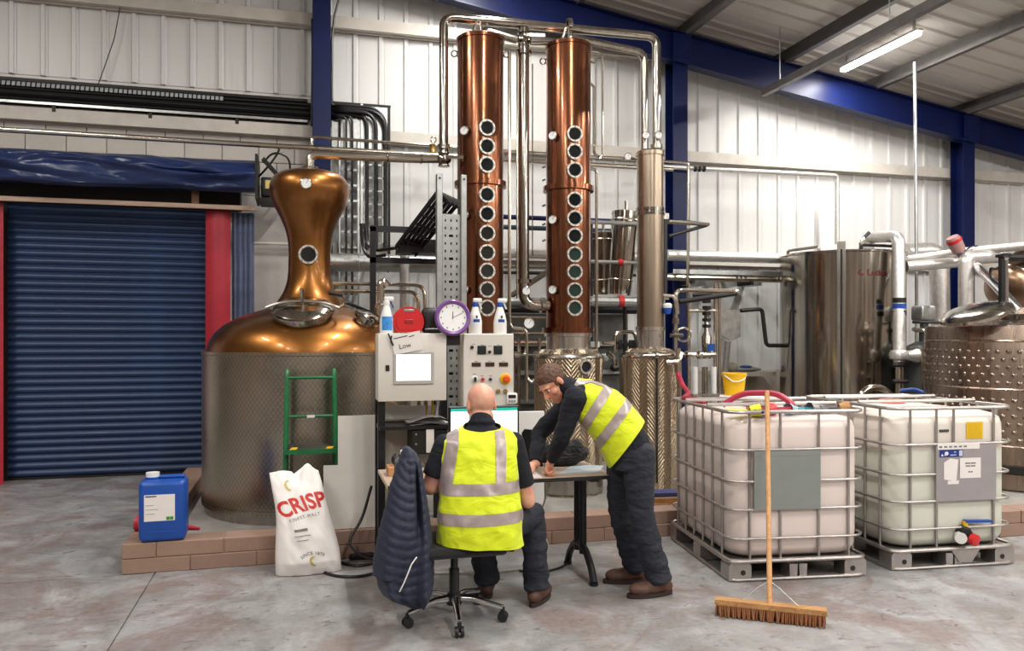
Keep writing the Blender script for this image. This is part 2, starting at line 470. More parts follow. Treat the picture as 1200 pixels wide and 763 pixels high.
m_screen = M('lit_screen', (240, 244, 246), .3, var=.02, emit=1.0)
m_teal = M('teal_screen_band', (20, 170, 150), .3, var=.04, emit=.5)
m_lamp = M('fluorescent_tube', (255, 252, 246), .3, var=.01, emit=14)
m_greyp = M('grey_plate', (152, 150, 150), .4, .4, var=.08)
m_dado = M('cream_dado_board', (196, 184, 170), .55, var=.08, scale=2)
m_stain = M('stained_panel', (150, 146, 140), .6, var=.3, scale=9)
# ---------------------------------------------------------------- hall lamps (the hall's own strip lights, below the roof)
def strip_light(x, y0, y1, label, power, group='strip lights under the roof'):
    z = zroof(x)-.16
    t = thing('strip_light', label, 'light', (x, (y0+y1)/2, z-.09), group)
    MB().box(x-.05, x+.05, y0, y1, z-.03, z).build('fixture_body', m_whitep, t)
    for e in (y0+.1, y1-.1): MB().box(x-.012, x+.012, e-.012, e+.012, z, zroof(x)-.02).build('hanger', m_galv, t)
    MB().rbox(x-.045, x+.045, y0+.01, y1-.01, z-.085, z-.03, .02).build('diffuser', m_lamp, t)
    ld = bpy.data.lights.new('strip_lamp', 'AREA'); ld.shape = 'RECTANGLE'; ld.size = .1; ld.size_y = y1-y0-.05; ld.energy = power
    ld.color = (1, .97, .925)
    lo = bpy.data.objects.new('strip_lamp', ld); COL.objects.link(lo)
    lo.location = (x, (y0+y1)/2, z-.1)
    return t
PW = 122
strip_light(7.62, 8.4, 9.9, 'lit white strip light under the roof slope by the blue beam', PW*.75)
for x in (7.62, 2.2, -4.4, 11.2):
    for y in (5.2, 1.4, -2.4, -6.2):
        strip_light(x, y-.75, y+.75, 'white strip light hung under the roof over the open floor', PW)
strip_light(2.2, 8.0, 9.5, 'white strip light under the roof above the copper columns', PW*.8)

# ---------------------------------------------------------------- floor
XL, XR, YR, YB = -9.0, 14.0, -9.0, 10.62
fl = MB().box(XL, XR, YR, YB, -.2, -.012).build('floor', m_floor, kind='structure')
for a in ((XL, -.985, YR, 6.045), (XL, -.985, 6.055, YB), (-.975, XR, YR, YB)):
    MB().box(a[0], a[1], a[2], a[3], -.011, 0).build('concrete_slab', m_floor, fl)
# ---------------------------------------------------------------- walls
def gable(x0, x1): return [(x0, 0), (x1, 0), (x1, zroof(x1)+.02)]+([(RIDGE, zroof(RIDGE)+.02)] if x0 < RIDGE < x1 else [])+[(x0, zroof(x0)+.02)]
wb = MB().prism(gable(XL, XR), (0, YB, 0), (1, 0, 0), (0, 0, 1), (0, .15, 0)).build('wall_back', m_clad, kind='structure')
MB().prism(gable(XL, XR), (0, YR, 0), (1, 0, 0), (0, 0, 1), (0, -.15, 0)).build('wall_rear', m_hall, kind='structure')
MB().box(XL-.15, XL, YR, YB, 0, zroof(XL)).build('wall_left', m_hall, kind='structure')
MB().box(XR, XR+.15, YR, YB, 0, zroof(XR)).build('wall_right', m_hall, kind='structure')
# ribbed cladding panels, each its own sheet
PWID = .333
def panel(x0, z0, z1a, z1b):
    y = YB-.012; rb = .028; w = PWID-.004
    prof = [(0, 0), (w-.085, 0), (w-.07, -rb), (w-.03, -rb), (w-.015, 0), (w, 0)]
    vs = []; n = len(prof)
    for k, (a, b) in enumerate(prof):
        f = a/w; vs += [V((x0+a, y+b, z0)), V((x0+a, y+b, z1a+(z1b-z1a)*f))]
    fs = [(2*i, 2*i+2, 2*i+3, 2*i+1) for i in range(n-1)]
    return MB().add(vs, fs).build('cladding_panel', m_clad, wb, smooth=False)
x = -4.9
while x < 12.9:
    z0 = 4.78 if x < .2 else 1.16
    for (a, b) in ((z0, 5.72), (5.735, None)):
        za = zroof(x) if b is None else b; zb = zroof(x+PWID) if b is None else b
        if za-a > .1: panel(x, a, za-.005, zb-.005)
    x += PWID
# white painted blockwork in the bay of the roller door
bw, bh = .44, .215
row = 0; z = 3.45
src = None
while z < 4.72:
    x = -4.9+(bw/2 if row % 2 else 0)
    while x < .15:
        if src is None:
            src = MB().rbox(x+.004, x+bw-.004, YB-.05, YB-.002, z+.004, z+bh-.004, .006, 1).build('block', m_block_w, wb)
        else: inst(src, (x+bw/2, YB-.026, z+.004), wb)
        x += bw
    z += bh; row += 1
MB().box(-4.9, -3.35, YB-.05, YB-.002, 0, 3.45).build('render_panel', m_block_w, wb)
MB().box(-1.05, .2, YB-.05, YB-.002, 0, 3.45).build('render_panel', m_block_w, wb)
# cream dado boards low on the wall to the right
x = .42
while x < 12.5:
    MB().rbox(x+.003, x+1.217, YB-.06, YB-.002, 0, 1.15, .004, 1).build('dado_board', m_dado, wb); x += 1.22
# ---------------------------------------------------------------- roof
cl = thing('ceiling', None, None, (0, 0, 0), kind='structure')
def roof_panel(y0, y1):
    for sgn in (1, -1):
        xe = XR if sgn == 1 else XL
        vs = []; k = 0; ys = []
        n = 3; st = (y1-y0)/n
        for i in range(n):
            a = y0+i*st; ys += [(a, 0), (a+st-.075, 0), (a+st-.06, -.03), (a+st-.02, -.03), (a+st-.004, 0)]
        for yy, dz in ys: vs += [V((RIDGE, yy, zroof(RIDGE)+dz)), V((xe, yy, zroof(xe)+dz))]
        fs = [(2*i, 2*i+1, 2*i+3, 2*i+2) if sgn == 1 else (2*i, 2*i+2, 2*i+3, 2*i+1) for i in range(len(ys)-1)]
        fs = [tuple(reversed(f)) for f in fs]
        MB().add(vs, fs).build('roof_panel', m_roof, cl, smooth=False)
y = YR
while y < YB-.01:
    roof_panel(y, min(y+1.0, YB)); y += 1.0
MB().prism([(XL, zroof(XL)+.01), (RIDGE, zroof(RIDGE)+.01), (XR, zroof(XR)+.01), (XR, zroof(XR)+.1), (RIDGE, zroof(RIDGE)+.1), (XL, zroof(XL)+.1)][::-1],
           (0, YR-.15, 0), (1, 0, 0), (0, 0, 1), (0, YB-YR+.3, 0)).build('roof_deck', m_roof, cl, smooth=False)
for i, x in enumerate((-6.9, -5.3, -3.7, .45, 2.05, 3.65, 5.27, 6.85, 8.43, 10.08, 11.68, 13.2)):
    zr = zroof(x)-.035
    b = MB().prism([(-.03, 0), (.03, 0), (.03, -.012), (-.018, -.012), (-.018, -.168), (.05, -.168), (.05, -.18), (-.03, -.18)][::-1],
                   (x, YR+.02, zr), (1, 0, 0), (0, 0, 1), (0, YB-YR-.05, 0)).build('purlin', m_purlin, cl, smooth=False)
# ---------------------------------------------------------------- steel frame
def I_section(w, h, tf, tw):
    a, b = w/2, h/2
    return [(-a, -b), (a, -b), (a, -b+tf), (tw/2, -b+tf), (tw/2, b-tf), (a, b-tf), (a, b), (-a, b), (-a, b-tf), (-tw/2, b-tf), (-tw/2, -b+tf), (-a, -b+tf)]
for x, lb in ((.27, 'blue steel column behind the copper pot still'), (5.18, 'blue steel column behind the steel condenser column'), (10.15, 'blue steel column behind the dimpled right tank')):
    zt = 5.50-ROOF_S*(x-5.17)+.1
    t = thing('steel_column', lb, 'column', (x, 10.3, 0), 'blue steel columns of the gable wall')
    MB().prism(I_section(.22, .26, .014, .012), (x, 10.3, .02), (1, 0, 0), (0, 1, 0), (0, 0, zt-.02)).build('shaft', m_blue, t, smooth=False)
    MB().box(x-.15, x+.15, 10.14, 10.46, 0, .02).build('base_plate', m_blue, t)
t = thing('roof_beam', 'deep blue sloping steel beam under the roof', 'beam', (5.17, 10.2, 5.5))
sl = V((1, 0, -ROOF_S)); x0, x1 = RIDGE, 13.6
MB().prism([(-.09, 0), (.09, 0), (.09, .018), (.008, .018), (.008, .422), (.09, .422), (.09, .44), (-.09, .44), (-.09, .422), (-.008, .422), (-.008, .018), (-.09, .018)],
           V((x0, 10.2, 5.50-ROOF_S*(x0-5.17))), (0, 1, 0), (0, 0, 1), sl*(x1-x0)).build('beam_section', m_blue, t, smooth=False)
for x in (.27, 5.18, 10.15):
    zz = 5.50-ROOF_S*(x-5.17)
    MB().prism([(x-.14, zz+.02+.02), (x+.14, zz-.02), (x+.14, zz+.42-.02), (x-.14, zz+.42+.0)], (0, 10.112, 0), (1, 0, 0), (0, 0, 1), (0, .012, 0)).build('end_plate', m_blue, t, smooth=False)
    for k in range(4):
        for s in (-.09, .09): MB().cyl((x+s, 10.112, zz+.08+.09*k), (x+s, 10.1, zz+.08+.09*k), .014, n=6).build('bolt', m_blue, t, smooth=False)
# horizontal rails carrying the cladding
for i, (z, x0, x1) in enumerate(((4.28, -4.9, 13.9), (5.72, -4.9, 7.4), (2.78, .42, 13.9)), 1):
    MB().prism([(0, 0), (-.02, 0), (-.02, .02), (-.11, .02), (-.11, .17), (-.02, .17), (-.02, .19), (0, .19)], (x0, YB-.055, z-.09), (0, 1, 0), (0, 0, 1), (x1-x0, 0, 0)
               ).build('trim_%d' % i, m_girt, kind='structure', smooth=False)
# hung dark channel crossing below the beam
t = thing('lighting_channel', 'dark steel channel hung below the blue beam', 'channel', (6.39, 7, 5.1))
MB().prism([(-.04, -.05), (.04, -.05), (.04, .05), (.03, .05), (.03, -.04), (-.03, -.04), (-.03, .05), (-.04, .05)], (6.39, -2, 5.14), (1, 0, 0), (0, 0, 1), (0, 12.0, 0)).build('channel_section', m_purlin, t, smooth=False)
for y in (-1.5, 1.5, 4.5, 7.5, 9.6): MB().cyl((6.39, y, 5.1), (6.39, y, zroof(6.39)-.02), .008, n=8).build('drop_rod', m_galv, t)
# ---------------------------------------------------------------- roller door bay
dr = thing('door_1', None, None, (-2.19, 10.38, 0), kind='structure')
ns, pz = 36, .0885
def slat(z):
    prof = []
    for j in range(7):
        a = j/6; prof.append((-.022*sin(pi*a)-.002, a*(pz-.012)))
    prof += [(-.004, pz-.010), (-.004, pz-.001), (.006, pz-.001), (.006, 0)]
    return MB().prism([(p, q) for p, q in prof], (-3.27, 10.38, z), (0, 1, 0), (0, 0, 1), (2.17, 0, 0))
src = None
for k in range(ns):
    z = .03+k*pz
    if src is None: src = slat(z).build('slat', m_slat, dr, angle=50)
    else: inst(src, (src.location[0]+FR[dr].x, FR[src].y, z), dr)
MB().box(-3.27, -1.1, 10.36, 10.41, .0, .03).build('bottom_rail', m_dark, dr)
for x in (-3.31, -1.1): MB().box(x, x+.06, 10.34, 10.44, 0, 3.24).build('guide_channel', m_dark, dr)
h = MB().box(-4.6, -.7, 10.24, 10.55, 3.235, 3.75).build('shutter_box', m_dark, label='dark shutter box above the blue roller door', cat='shutter box')
a, b = aY(241, 252, 10.12), aY(270, 252, 10.12)
MB().grid(lambda s, q: V((a.x+(b.x-a.x)*s-.0*q, 10.12-.045*sin(pi*s)-.02*sin(pi*q), 3.17*(q))), 6, 10).build('door_guard', m_red,
    label='red plastic guard at the right jamb of the roller door', cat='door guard')
c = aY(4, 252, 10.12)
MB().grid(lambda s, q: V((c.x-.3+.3*s, 10.12-.045*sin(pi*s), 3.17*q)), 6, 10).build('door_guard', m_red, label='red plastic guard at the left jamb of the roller door', cat='door guard')
t = thing('strip_curtain', 'blue grey plastic strip curtain gathered beside the red guard', 'curtain', (-.68, 10.2, 0))
for k in range(4):
    xa = -.79+.06*k
    MB().grid(lambda s, q: V((xa+.075*s, 10.2-.035*sin(pi*s)-.012*(k % 2), .02+3.15*q)), 5, 8).build('plastic_strip', m_bluegrey, t)
p0, p1 = aY(0, 237, 10.0), aY(299, 250, 10.0)
MB().box(-3.9, p1.x, 9.96, 10.02, 3.175, 3.225).build('timber_rail', wood('pinkish_timber', (196, 170, 150), (168, 138, 118)), label='thin timber rail across the top of the roller door', cat='rail')
p = aY(229, 225, 9.99)
MB().box(p.x-.04, p.x+.04, 9.97, 10.045, 3.225, 3.62).build('timber_block', wood('brown_timber', (120, 84, 52), (96, 64, 40), (12, 12, 1)), label='short brown timber post standing on the timber rail', cat='timber post')
# blue tarpaulin roll
sec = [(10.10, 3.40), (9.84, 3.37), (9.745, 3.40), (9.72, 3.48), (9.70, 3.575), (9.735, 3.63), (9.80, 3.70), (9.95, 3.765), (10.22, 3.80)]
def tarp_fn(s, q):
    x = -4.4+3.9*s; k = q*(len(sec)-1); i = min(int(k), len(sec)-2); f = k-i
    y = sec[i][0]*(1-f)+sec[i+1][0]*f; z = sec[i][1]*(1-f)+sec[i+1][1]*f
    m = sin(pi*q)**.6; e = min(1, (1-s)*8)
    n1 = mnoise.noise(V((x*1.3, q*5, 1.7))); n2 = mnoise.noise(V((x*3.4+q*3, q*9, 4.2)))
    sw = math.exp(-((q-.50-.13*sin(2.3*x+1))/.05)**2)
    y += e*m*(.08*n1+.035*n2-.07*sw); z += e*m*(.05*n1-.02*n2-.018*sin(pi*s)+.02*sw)
    return V((x, y, z))
t = thing('door_canopy', 'crumpled blue tarpaulin roll above the roller door', 'tarpaulin', (-2.4, 9.98, 3.3))
MB().grid(tarp_fn, 150, 56).build('tarpaulin', m_tarp, t, angle=70)
MB().cyl((-4.4, 9.95, 3.53), (-.5, 9.95, 3.53), .12, n=20).build('roller', m_dark, t)
MB().box(-.5, -.47, 9.72, 10.3, 3.28, 3.8).build('end_plate', m_dark, t)
t = thing('shutter_motor', 'black shutter motor bracket with a small warning sticker', 'motor', (-.36, 10, 3.3))
MB().box(-.46, -.2, 9.86, 10.3, 3.27, 3.32).build('bracket_shelf', m_dark, t)
MB().obox((-.44, 9.95, 3.78), (.03, 0, .04), (0, .04, 0), (.27, 0, -.3)).build('brace', m_dark, t)
MB().rbox(-.44, -.28, 9.84, 10.1, 3.33, 3.56, .02).build('motor_case', m_black, t)
MB().box(-.39, -.3, 9.833, 9.84, 3.42, 3.52).build('warning_sticker', M('sticker_yellow', (214, 190, 110), .5, var=.2, scale=30), t)
MB().tube([(-.42, 9.95, 3.75), (-.3, 10.0, 3.9), (-.12, 10.05, 3.86), (-.1, 10.1, 3.6), (-.24, 10.05, 3.45)], .013, 8, bend=.12).build('motor_cable', m_rubber, t)
MB().tube([(-.5, 9.98, 3.55), (-.36, 9.85, 3.68), (-.25, 9.9, 3.85), (-.22, 10.05, 4.0)], .013, 8, bend=.1).build('motor_cable', m_rubber, t)
# ---------------------------------------------------------------- bund: kerb of concrete blocks round the stills
kb = thing('block_kerb', 'low two course concrete block kerb in front of the stills', 'kerb', (1, 6.15, 0))
def kerb_run(par, x0, y0, along, n, w=.215, L=.45, off=0., h=.105):
    for c in range(2):
        for i in range(n):
            s0 = i*L-(L/2 if c else 0); s1 = s0+L
            s0 = max(0, s0); s1 = min(s1, n*L-(0 if c == 0 else 0))
            if i == n-1 and c: s1 = n*L
            if s1-s0 < .03: continue
            j = random.uniform(-.004, .004)
            if along == 'x': MB().rbox(x0+s0+.002, x0+s1-.002, y0+j, y0+w+j, c*(h+.003), c*(h+.003)+h, .005, 1).build('block', m_block_p, par)
            else: MB().rbox(x0+j, x0+w+j, y0+s0+.002, y0+s1-.002, c*(h+.003), c*(h+.003)+h, .005, 1).build('block', m_block_p, par)
MB().box(-1.19, 3.74, 6.058, 6.258, .002, .207).build('mortar_bed', m_mortar, kb); MB().box(-1.19, -.995, 6.27, 9.41, .002, .207).build('mortar_bed', m_mortar, kb)
kerb_run(kb, -1.2, 6.05, 'x', 11)
kerb_run(kb, -1.2, 6.27, 'y', 7)
MB().box(-.98, 4.6, 6.28, 9.4, 0, .1).build('bund_floor', m_bund, label='raised grey concrete floor under the stills behind the kerb', cat='plinth')
k2 = thing('block_kerb', 'low concrete block kerb below the dimpled right tank', 'kerb', (7, 5.4, 0))
kerb_run(k2, 5.6, 5.3, 'x', 7)
kerb_run(k2, 5.6, 5.52, 'y', 5)
MB().box(5.82, 8.75, 5.53, 8.2, 0, .2).build('tank_plinth', m_bund, label='concrete plinth carrying the dimpled right tank', cat='plinth')
# ================================================================ distilling equipment
def gauge(par, c, n, r=.045, name='gauge'):
    """round dial gauge with a steel bezel, facing n"""
    n = V(n).normalized(); c = V(c)
    g = MB().lathe([(0, -.03), (r*.35, -.03), (r*.35, 0), (r, 0), (r, .03), (r*.86, .034), (r*.86, .03)], c, 20, n).build(name, m_chrome, par)
    MB().lathe([(r*.87, .029), (0, .029)][::-1], c, 20, n).build('dial', m_dial, g)
    up = V((0, 0, 1)); x = up.cross(n).normalized()
    MB().obox(c+n*.0295-x*.003, x*.004, (up*.8+x*.5).normalized()*r*.7, n*.001).build('needle', m_ink, g)
    return g
def porthole(par, c, n, r, glass, nb=8):
    n = V(n).normalized(); c = V(c)
    g = MB().lathe([(r*.74, -.03), (r*.74, .02), (r*.80, .03), (r, .03), (r, -.03)][::-1], c, 24, n).build('sight_glass', m_ring, par)
    MB().lathe([(0, .012), (r*.76, .012)], c, 24, n).build('pane', glass, g)
    rg = MB().ring(c+n*.03, n, r*.9, nb)
    b = MB()
    for p in rg: b.cyl(p, p+n*.008, r*.07, n=6)
    b.build('bolts', m_pipe, g, kind='stuff')
    return g
def camdir(p):
    d = V((-p.x, -p.y, 0)); return d.normalized()
def rotz(d, a): return V((d.x*cos(a)-d.y*sin(a), d.x*sin(a)+d.y*cos(a), 0))

# ---- copper pot still
SP = aD(363, 395, 7.48); SX, SY = SP.x, SP.y
t = thing('pot_still', 'golden brown copper pot still with a bulbous head in a quilted steel jacket', 'still', (SX, SY, .1))
R = .95
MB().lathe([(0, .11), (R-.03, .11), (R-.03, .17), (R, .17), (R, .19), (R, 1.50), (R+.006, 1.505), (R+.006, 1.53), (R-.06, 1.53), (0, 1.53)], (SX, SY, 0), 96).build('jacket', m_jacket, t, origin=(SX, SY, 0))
MB().lathe([(R-.03, .1), (R-.02, .1), (R-.02, .2), (R+.004, .2), (R+.004, .215)], (SX, SY, 0), 64).build('base_ring', m_steel, t)
zz = lambda v: 1.66+(395-v)*.00804
prof = [(.915, 1.53), (.912, 1.555), (.89, 1.62), (.85, 1.69), (.77, 1.765), (.66, 1.83), (.52, 1.885), (.40, 1.92), (.345, 1.945)]
dome = MB().lathe(prof, (SX, SY, 0), 64).build('dome', m_cu2, t, angle=80)
sc = .00804
nk = [(42, 362), (38.5, 356), (30.5, 343.6), (25.5, 328), (24, 306), (24.5, 287), (27.5, 271), (34.5, 254), (42, 240), (45.6, 225), (43.5, 213), (36, 205.5), (22, 201), (7, 199.5), (0, 199.3)]
import bisect
def smooth_prof(pts, n=40):
    out = []; m = len(pts)
    for i in range(m-1):
        p0 = pts[max(i-1, 0)]; p1 = pts[i]; p2 = pts[i+1]; p3 = pts[min(i+2, m-1)]
        for j in range(4):
            q = j/4
            f = lambda a, b, c, d: .5*((2*b)+(-a+c)*q+(2*a-5*b+4*c-d)*q*q+(-a+3*b-3*c+d)*q**3)
            out.append((max(0, f(p0[0], p1[0], p2[0], p3[0])), f(p0[1], p1[1], p2[1], p3[1])))
    out.append(pts[-1]); return out
nprof = smooth_prof([(a*sc, zz(v)) for a, v in nk])
neck = MB().lathe(nprof, (SX, SY, 0), 56).build('swan_neck_head', m_cu2, t, angle=80)
MB().lathe([(.35, 1.915), (.365, 1.92), (.365, 1.945), (.35, 1.95)], (SX, SY, 0), 48).build('neck_collar', m_cu2, t)
cd = camdir(V((SX, SY, 0)))
c = V((SX, SY, 0))+rotz(cd, -.08)*.365; gauge(t, V((c.x, c.y, zz(224))), rotz(cd, -.08), .05)
d = rotz(cd, -.06); c = V((SX, SY, 0))+d*.2; porthole(t, V((c.x, c.y, zz(301))), d, .088, m_glass_d)
# manway with swing lid on the dome front
d = rotz(cd, -.1); n = (d*.42+V((0, 0, 1))*.9).normalized(); c = V((SX, SY, 1.86))+d*.57
mw = MB().lathe([(.15, -.1), (.25, -.1), (.25, .03), (.275, .03), (.275, .05), (.225, .055), (.225, .03)], c, 40, n).build('manway', m_mirror, t)
MB().lathe([(.25, .052), (.225, .072), (.13, .095), (0, .105)], c, 40, n).build('manway_lid', m_mirror, mw)
s = n.cross(d).normalized(); up2 = s.cross(n)
MB().tube([c+n*.06+s*.31, c+n*.11+s*.18, c+n*.13, c+n*.11-s*.18, c+n*.06-s*.31], .013, 8, bend=.1).build('clamp_bar', m_pipe, mw)
MB().cyl(c+n*.1, c+n*.24, .018, n=10).build('clamp_screw', m_pipe, mw)
MB().tube([c+n*.06+s*.31, c+n*.1+s*.36, c+n*.2+s*.34+up2*.05], .012, 8).build('hinge_arm', m_pipe, mw)
MB().cyl(c+n*.2+s*.34+up2*.05, c+n*.24+s*.24+up2*.1, .016, n=8).build('clamp_handle', m_black, mw)
d = rotz(cd, .75); c = V((SX, SY, 1.80))+d*.70; n = (d*.5+V((0, 0, 1))).normalized()
pt = MB().lathe([(.06, -.06), (.09, -.06), (.09, .03), (.11, .035), (.11, .06), (.085, .075), (0, .085)], c, 28, n).build('inspection_port', m_mirror, t)
p = aY(418, 383, SY-.55)
# spirit pipe from the head to the first valve
ROWY = 7.6
top = V((SX, SY, zz(199.5)))
v1 = aY(520, 187, ROWY)
t = thing('spirit_pipe', 'stainless pipe from the pot still head across to the first valve', 'pipe', top)
hz = aY(440, 184, SY-.05).z
MB().tube([top, (SX, SY, hz), (SX+.9, SY-.05, hz), (v1.x-.06, ROWY, v1.z)], .04, 14, bend=.13, seg=7).build('tube', m_pipe, t)
MB().lathe([(.042, -.01), (.075, -.01), (.075, .03), (.042, .03)], top, 20).build('flange', m_mirror, t)
for f in (.55, .85):
    q = V((SX+.15, SY, hz)).lerp(V((v1.x-.06, ROWY, v1.z)), f)
    MB().torus(q, (1, 0, 0), .043, .01, 16, 6).build('clamp_ring', m_mirror, t)

def valve(name, label, c, axis=(1, 0, 0), h=(0, -1, 0), s=.06, col=None):
    """butterfly valve with clamped body and lever"""
    c = V(c); a = V(axis).normalized(); hh = V(h).normalized()
    t = thing(name, label, 'valve', c-V((0, 0, s)))
    MB().lathe([(0, -s*.9), (s*.75, -s*.9), (s*.75, -s*.75), (s*.6, -s*.6), (s*.95, -s*.3), (s, 0), (s*.95, s*.3), (s*.6, s*.6), (s*.75, s*.75), (s*.75, s*.9), (0, s*.9)], c, 20, a).build('valve_body', m_mirror, t)
    MB().cyl(c, c+hh*s*1.6, s*.25, n=10).build('stem', m_pipe, t)
    sd = a.cross(hh); MB().obox(c+hh*s*1.5-a*s*.2, a*s*.4, hh*s*.18, (sd*1+hh*.15).normalized()*s*2.2).build('lever', col or m_mirror, t)
    return t
valve('butterfly_valve', 'chrome butterfly valve where the spirit pipe meets the riser', v1, (0, 0, 1), s=.075)

# ---- rectifying columns
def column(u, vt, label, sights, gz, greenfrom, par_pot):
    p = aY(u, 395, ROWY); d = p.y*CS+p.x*SN; X, Y = p.x, p.y
    zf = lambda v: CAMZ+(395-v)*d/F
    r = .226
    t = thing('rectifying_column', label, 'column', (X, Y, .1), 'copper rectifying columns')
    zt = zf(vt)
    b = MB().lathe([(0, 1.755), (r, 1.755), (r, 3.125), (r+.012, 3.13)], (X, Y, 0), 48).build('lower_shell', m_cu, t)
    MB().lathe([(r+.002, 3.125), (r+.03, 3.125), (r+.03, 3.175), (r+.002, 3.175)], (X, Y, 0), 48).build('middle_flange', m_cu, t)
    MB().lathe([(r+.01, 3.17), (r, 3.18), (r, zt-.03), (r+.012, zt-.03), (r+.012, zt), (r-.02, zt+.02), (0, zt+.04)], (X, Y, 0), 48).build('upper_shell', m_cu, t)
    cd = camdir(V((X, Y, 0)))
    for k, v in enumerate(sights):
        dd = rotz(cd, radians(15)); c = V((X, Y, zf(v)))+dd*(r+.0)
        porthole(t, c, dd, .079, m_glass_g if k >= greenfrom else m_glass_d)
    for v in gz:
        dd = rotz(cd, radians(-36)); c = V((X, Y, zf(v)))+dd*(r+.02); gauge(t, c, (dd+cd*.5).normalized(), .045)
    for s in (-1, 1):
        dd = rotz(cd, s*pi/2*.98); c = V((X, Y, zt-.14))+dd*(r+.03)
        MB().torus(c, cd, .03, .008, 14, 6).build('lifting_eye', m_pipe, t)
    MB().tube([V((X-.1, Y-.05, zt)), V((X-.05, Y-.06, zt+.16)), V((X-.02, Y-.06, zt+.17)), V((X+.0, Y-.05, zt+.03))], .013, 8, bend=.04).build('top_handle', m_pipe, t)
    MB().lathe([(r+.005, 1.70), (r+.04, 1.70), (r+.04, 1.755), (r+.005, 1.755)], (X, Y, 0), 40).build('bottom_flange', m_cu, t)
    MB().lathe([(r, 1.52), (r, 1.66), (r+.015, 1.665), (r+.015, 1.70), (0, 1.70)], (X, Y, 0), 40).build('steel_neck', m_neck, t)
    rp = .345
    MB().lathe([(0, .1), (rp-.015, .1), (rp-.015, .13), (rp, .14), (rp, .3), (rp, 1.44), (rp, 1.46), (rp+.004, 1.47), (r+.05, 1.535), (0, 1.56)], (X, Y, 0), 64).build('pot', m_herring, t, origin=(X, Y, 0))
    MB().lathe([(rp+.004, .13), (rp+.004, .3)], (X, Y, 0), 48).build('skirt', m_steel, t)
    MB().lathe([(rp+.006, 1.45), (rp+.012, 1.46), (rp+.006, 1.475), (r+.03, 1.54), (r, 1.545)], (X, Y, 0), 48).build('pot_top', m_steel, t)
    dd = rotz(cd, radians(28)); porthole(t, V((X, Y, 1.37))+dd*(rp+.005), dd, .07, m_glass_d)
    return t, X, Y, zt, d
C1, X1, Y1, Z1, D1 = column(563, 47, 'copper rectifying column behind the purple clock', (157, 178, 199, 233, 255, 277, 299, 320, 341, 362), (160, 256, 341), 99, None)
C2, X2, Y2, Z2, D2 = column(666, 55, 'copper rectifying column beside the narrow steel condenser', (164, 184, 205, 239, 260, 280, 301, 321, 342, 362), (165, 261, 341), 6, None)
# ---- condenser
p = aY(762, 395, ROWY); X3, Y3 = p.x, p.y; D3 = X3*SN+Y3*CS; zf3 = lambda v: CAMZ+(395-v)*D3/F
t = thing('condenser', 'narrow brushed steel condenser column on a herringbone dimpled pot', 'condenser', (X3, Y3, .1))
r = .138; zt = zf3(179)
MB().lathe([(0, 1.76), (r, 1.76), (r, 2.93), (r+.004, 2.935)], (X3, Y3, 0), 40).build('lower_tube', m_bronze, t)
MB().lathe([(r+.002, 2.925), (r+.014, 2.925), (r+.014, 2.95), (r+.006, 2.955), (r+.006, 2.965), (r+.014, 2.97), (r+.014, 2.995), (r+.002, 2.995)], (X3, Y3, 0), 40).build('clamp_flange', m_mirror, t)
MB().lathe([(r, 2.99), (r, zt-.04), (r+.012, zt-.04), (r+.012, zt), (r-.01, zt+.015), (0, zt+.02)], (X3, Y3, 0), 40).build('upper_tube', m_bronze, t)
MB().lathe([(r+.004, 1.545), (r+.004, 1.72), (r+.012, 1.725), (r+.012, 1.765), (0, 1.765)], (X3, Y3, 0), 40).build('steel_neck', m_neck, t)
rp = .32
MB().lathe([(0, .1), (rp, .1), (rp, 1.46), (rp+.004, 1.47), (.2, 1.54), (0, 1.56)], (X3, Y3, 0), 64).build('pot', m_herring, t, origin=(X3, Y3, 0))
MB().lathe([(rp+.004, 1.45), (rp+.01, 1.46), (rp+.004, 1.475), (r+.03, 1.55), (r, 1.56)], (X3, Y3, 0), 48).build('pot_top', m_mirror, t)
MB().box(X3+.15, X3+.185, Y3-.02, Y3+.02, 2.05, 2.95).build('sight_tube', m_black, t)
for q in (2.08, 2.92): MB().box(X3+.12, X3+.2, Y3-.03, Y3+.03, q-.03, q+.03).build('tube_bracket', m_steel, t)
cdx = camdir(V((X3, Y3, 0))); q = V((X3, Y3, 0))+rotz(cdx, .2)*rp
MB().box(q.x-.006, q.x+.006, q.y-.012, q.y+.03, .2, 1.44).build('seam', m_dark, t)
# ---- overhead vapour pipes
def pipe(name, label, pts, r, mat=None, bend=.08, cat='pipe', rings=(), group=None, n=12):
    t = thing(name, label, cat, pts[0], group)
    MB().tube(pts, r, n, bend=bend, seg=6).build('tube', mat or m_pipe, t)
    for c, ax in rings: MB().lathe([(r, -.02), (r*1.45, -.02), (r*1.45, .02), (r, .02)], c, 16, ax).build('clamp', m_mirror, t)
    return t
def single(name, label, pts, r, mat=None, bend=.05, cat='pipe', n=8, group=None):
    return MB().tube(pts, r, n, bend=bend, seg=5).build(name, mat or m_pipe, None, label, cat, group)
A = aY(521, 178, ROWY); B = aY(521, 20, ROWY); Cc = aY(771, 40, ROWY); Dd = aY(769, 170, ROWY)
zt3 = zt+.015
pipe('vapour_pipe', 'long polished overhead pipe from the first valve over both copper columns', [(v1.x, ROWY-.0, v1.z+.07), (v1.x, ROWY, B.z), (X3+.07, ROWY, Cc.z-.03), (X3+.07, ROWY, zt3+.02)], .045, m_mirror, .11,
     rings=[(V((v1.x, ROWY, v1.z+.12)), (0, 0, 1)), (V((X3+.07, ROWY, zt3+.05)), (0, 0, 1)), (aY(667, 29, ROWY), (1, 0, 0))])
T = aY(613, 30, ROWY)
xv = aY(613, 395, ROWY).x
yb = ROWY-.02
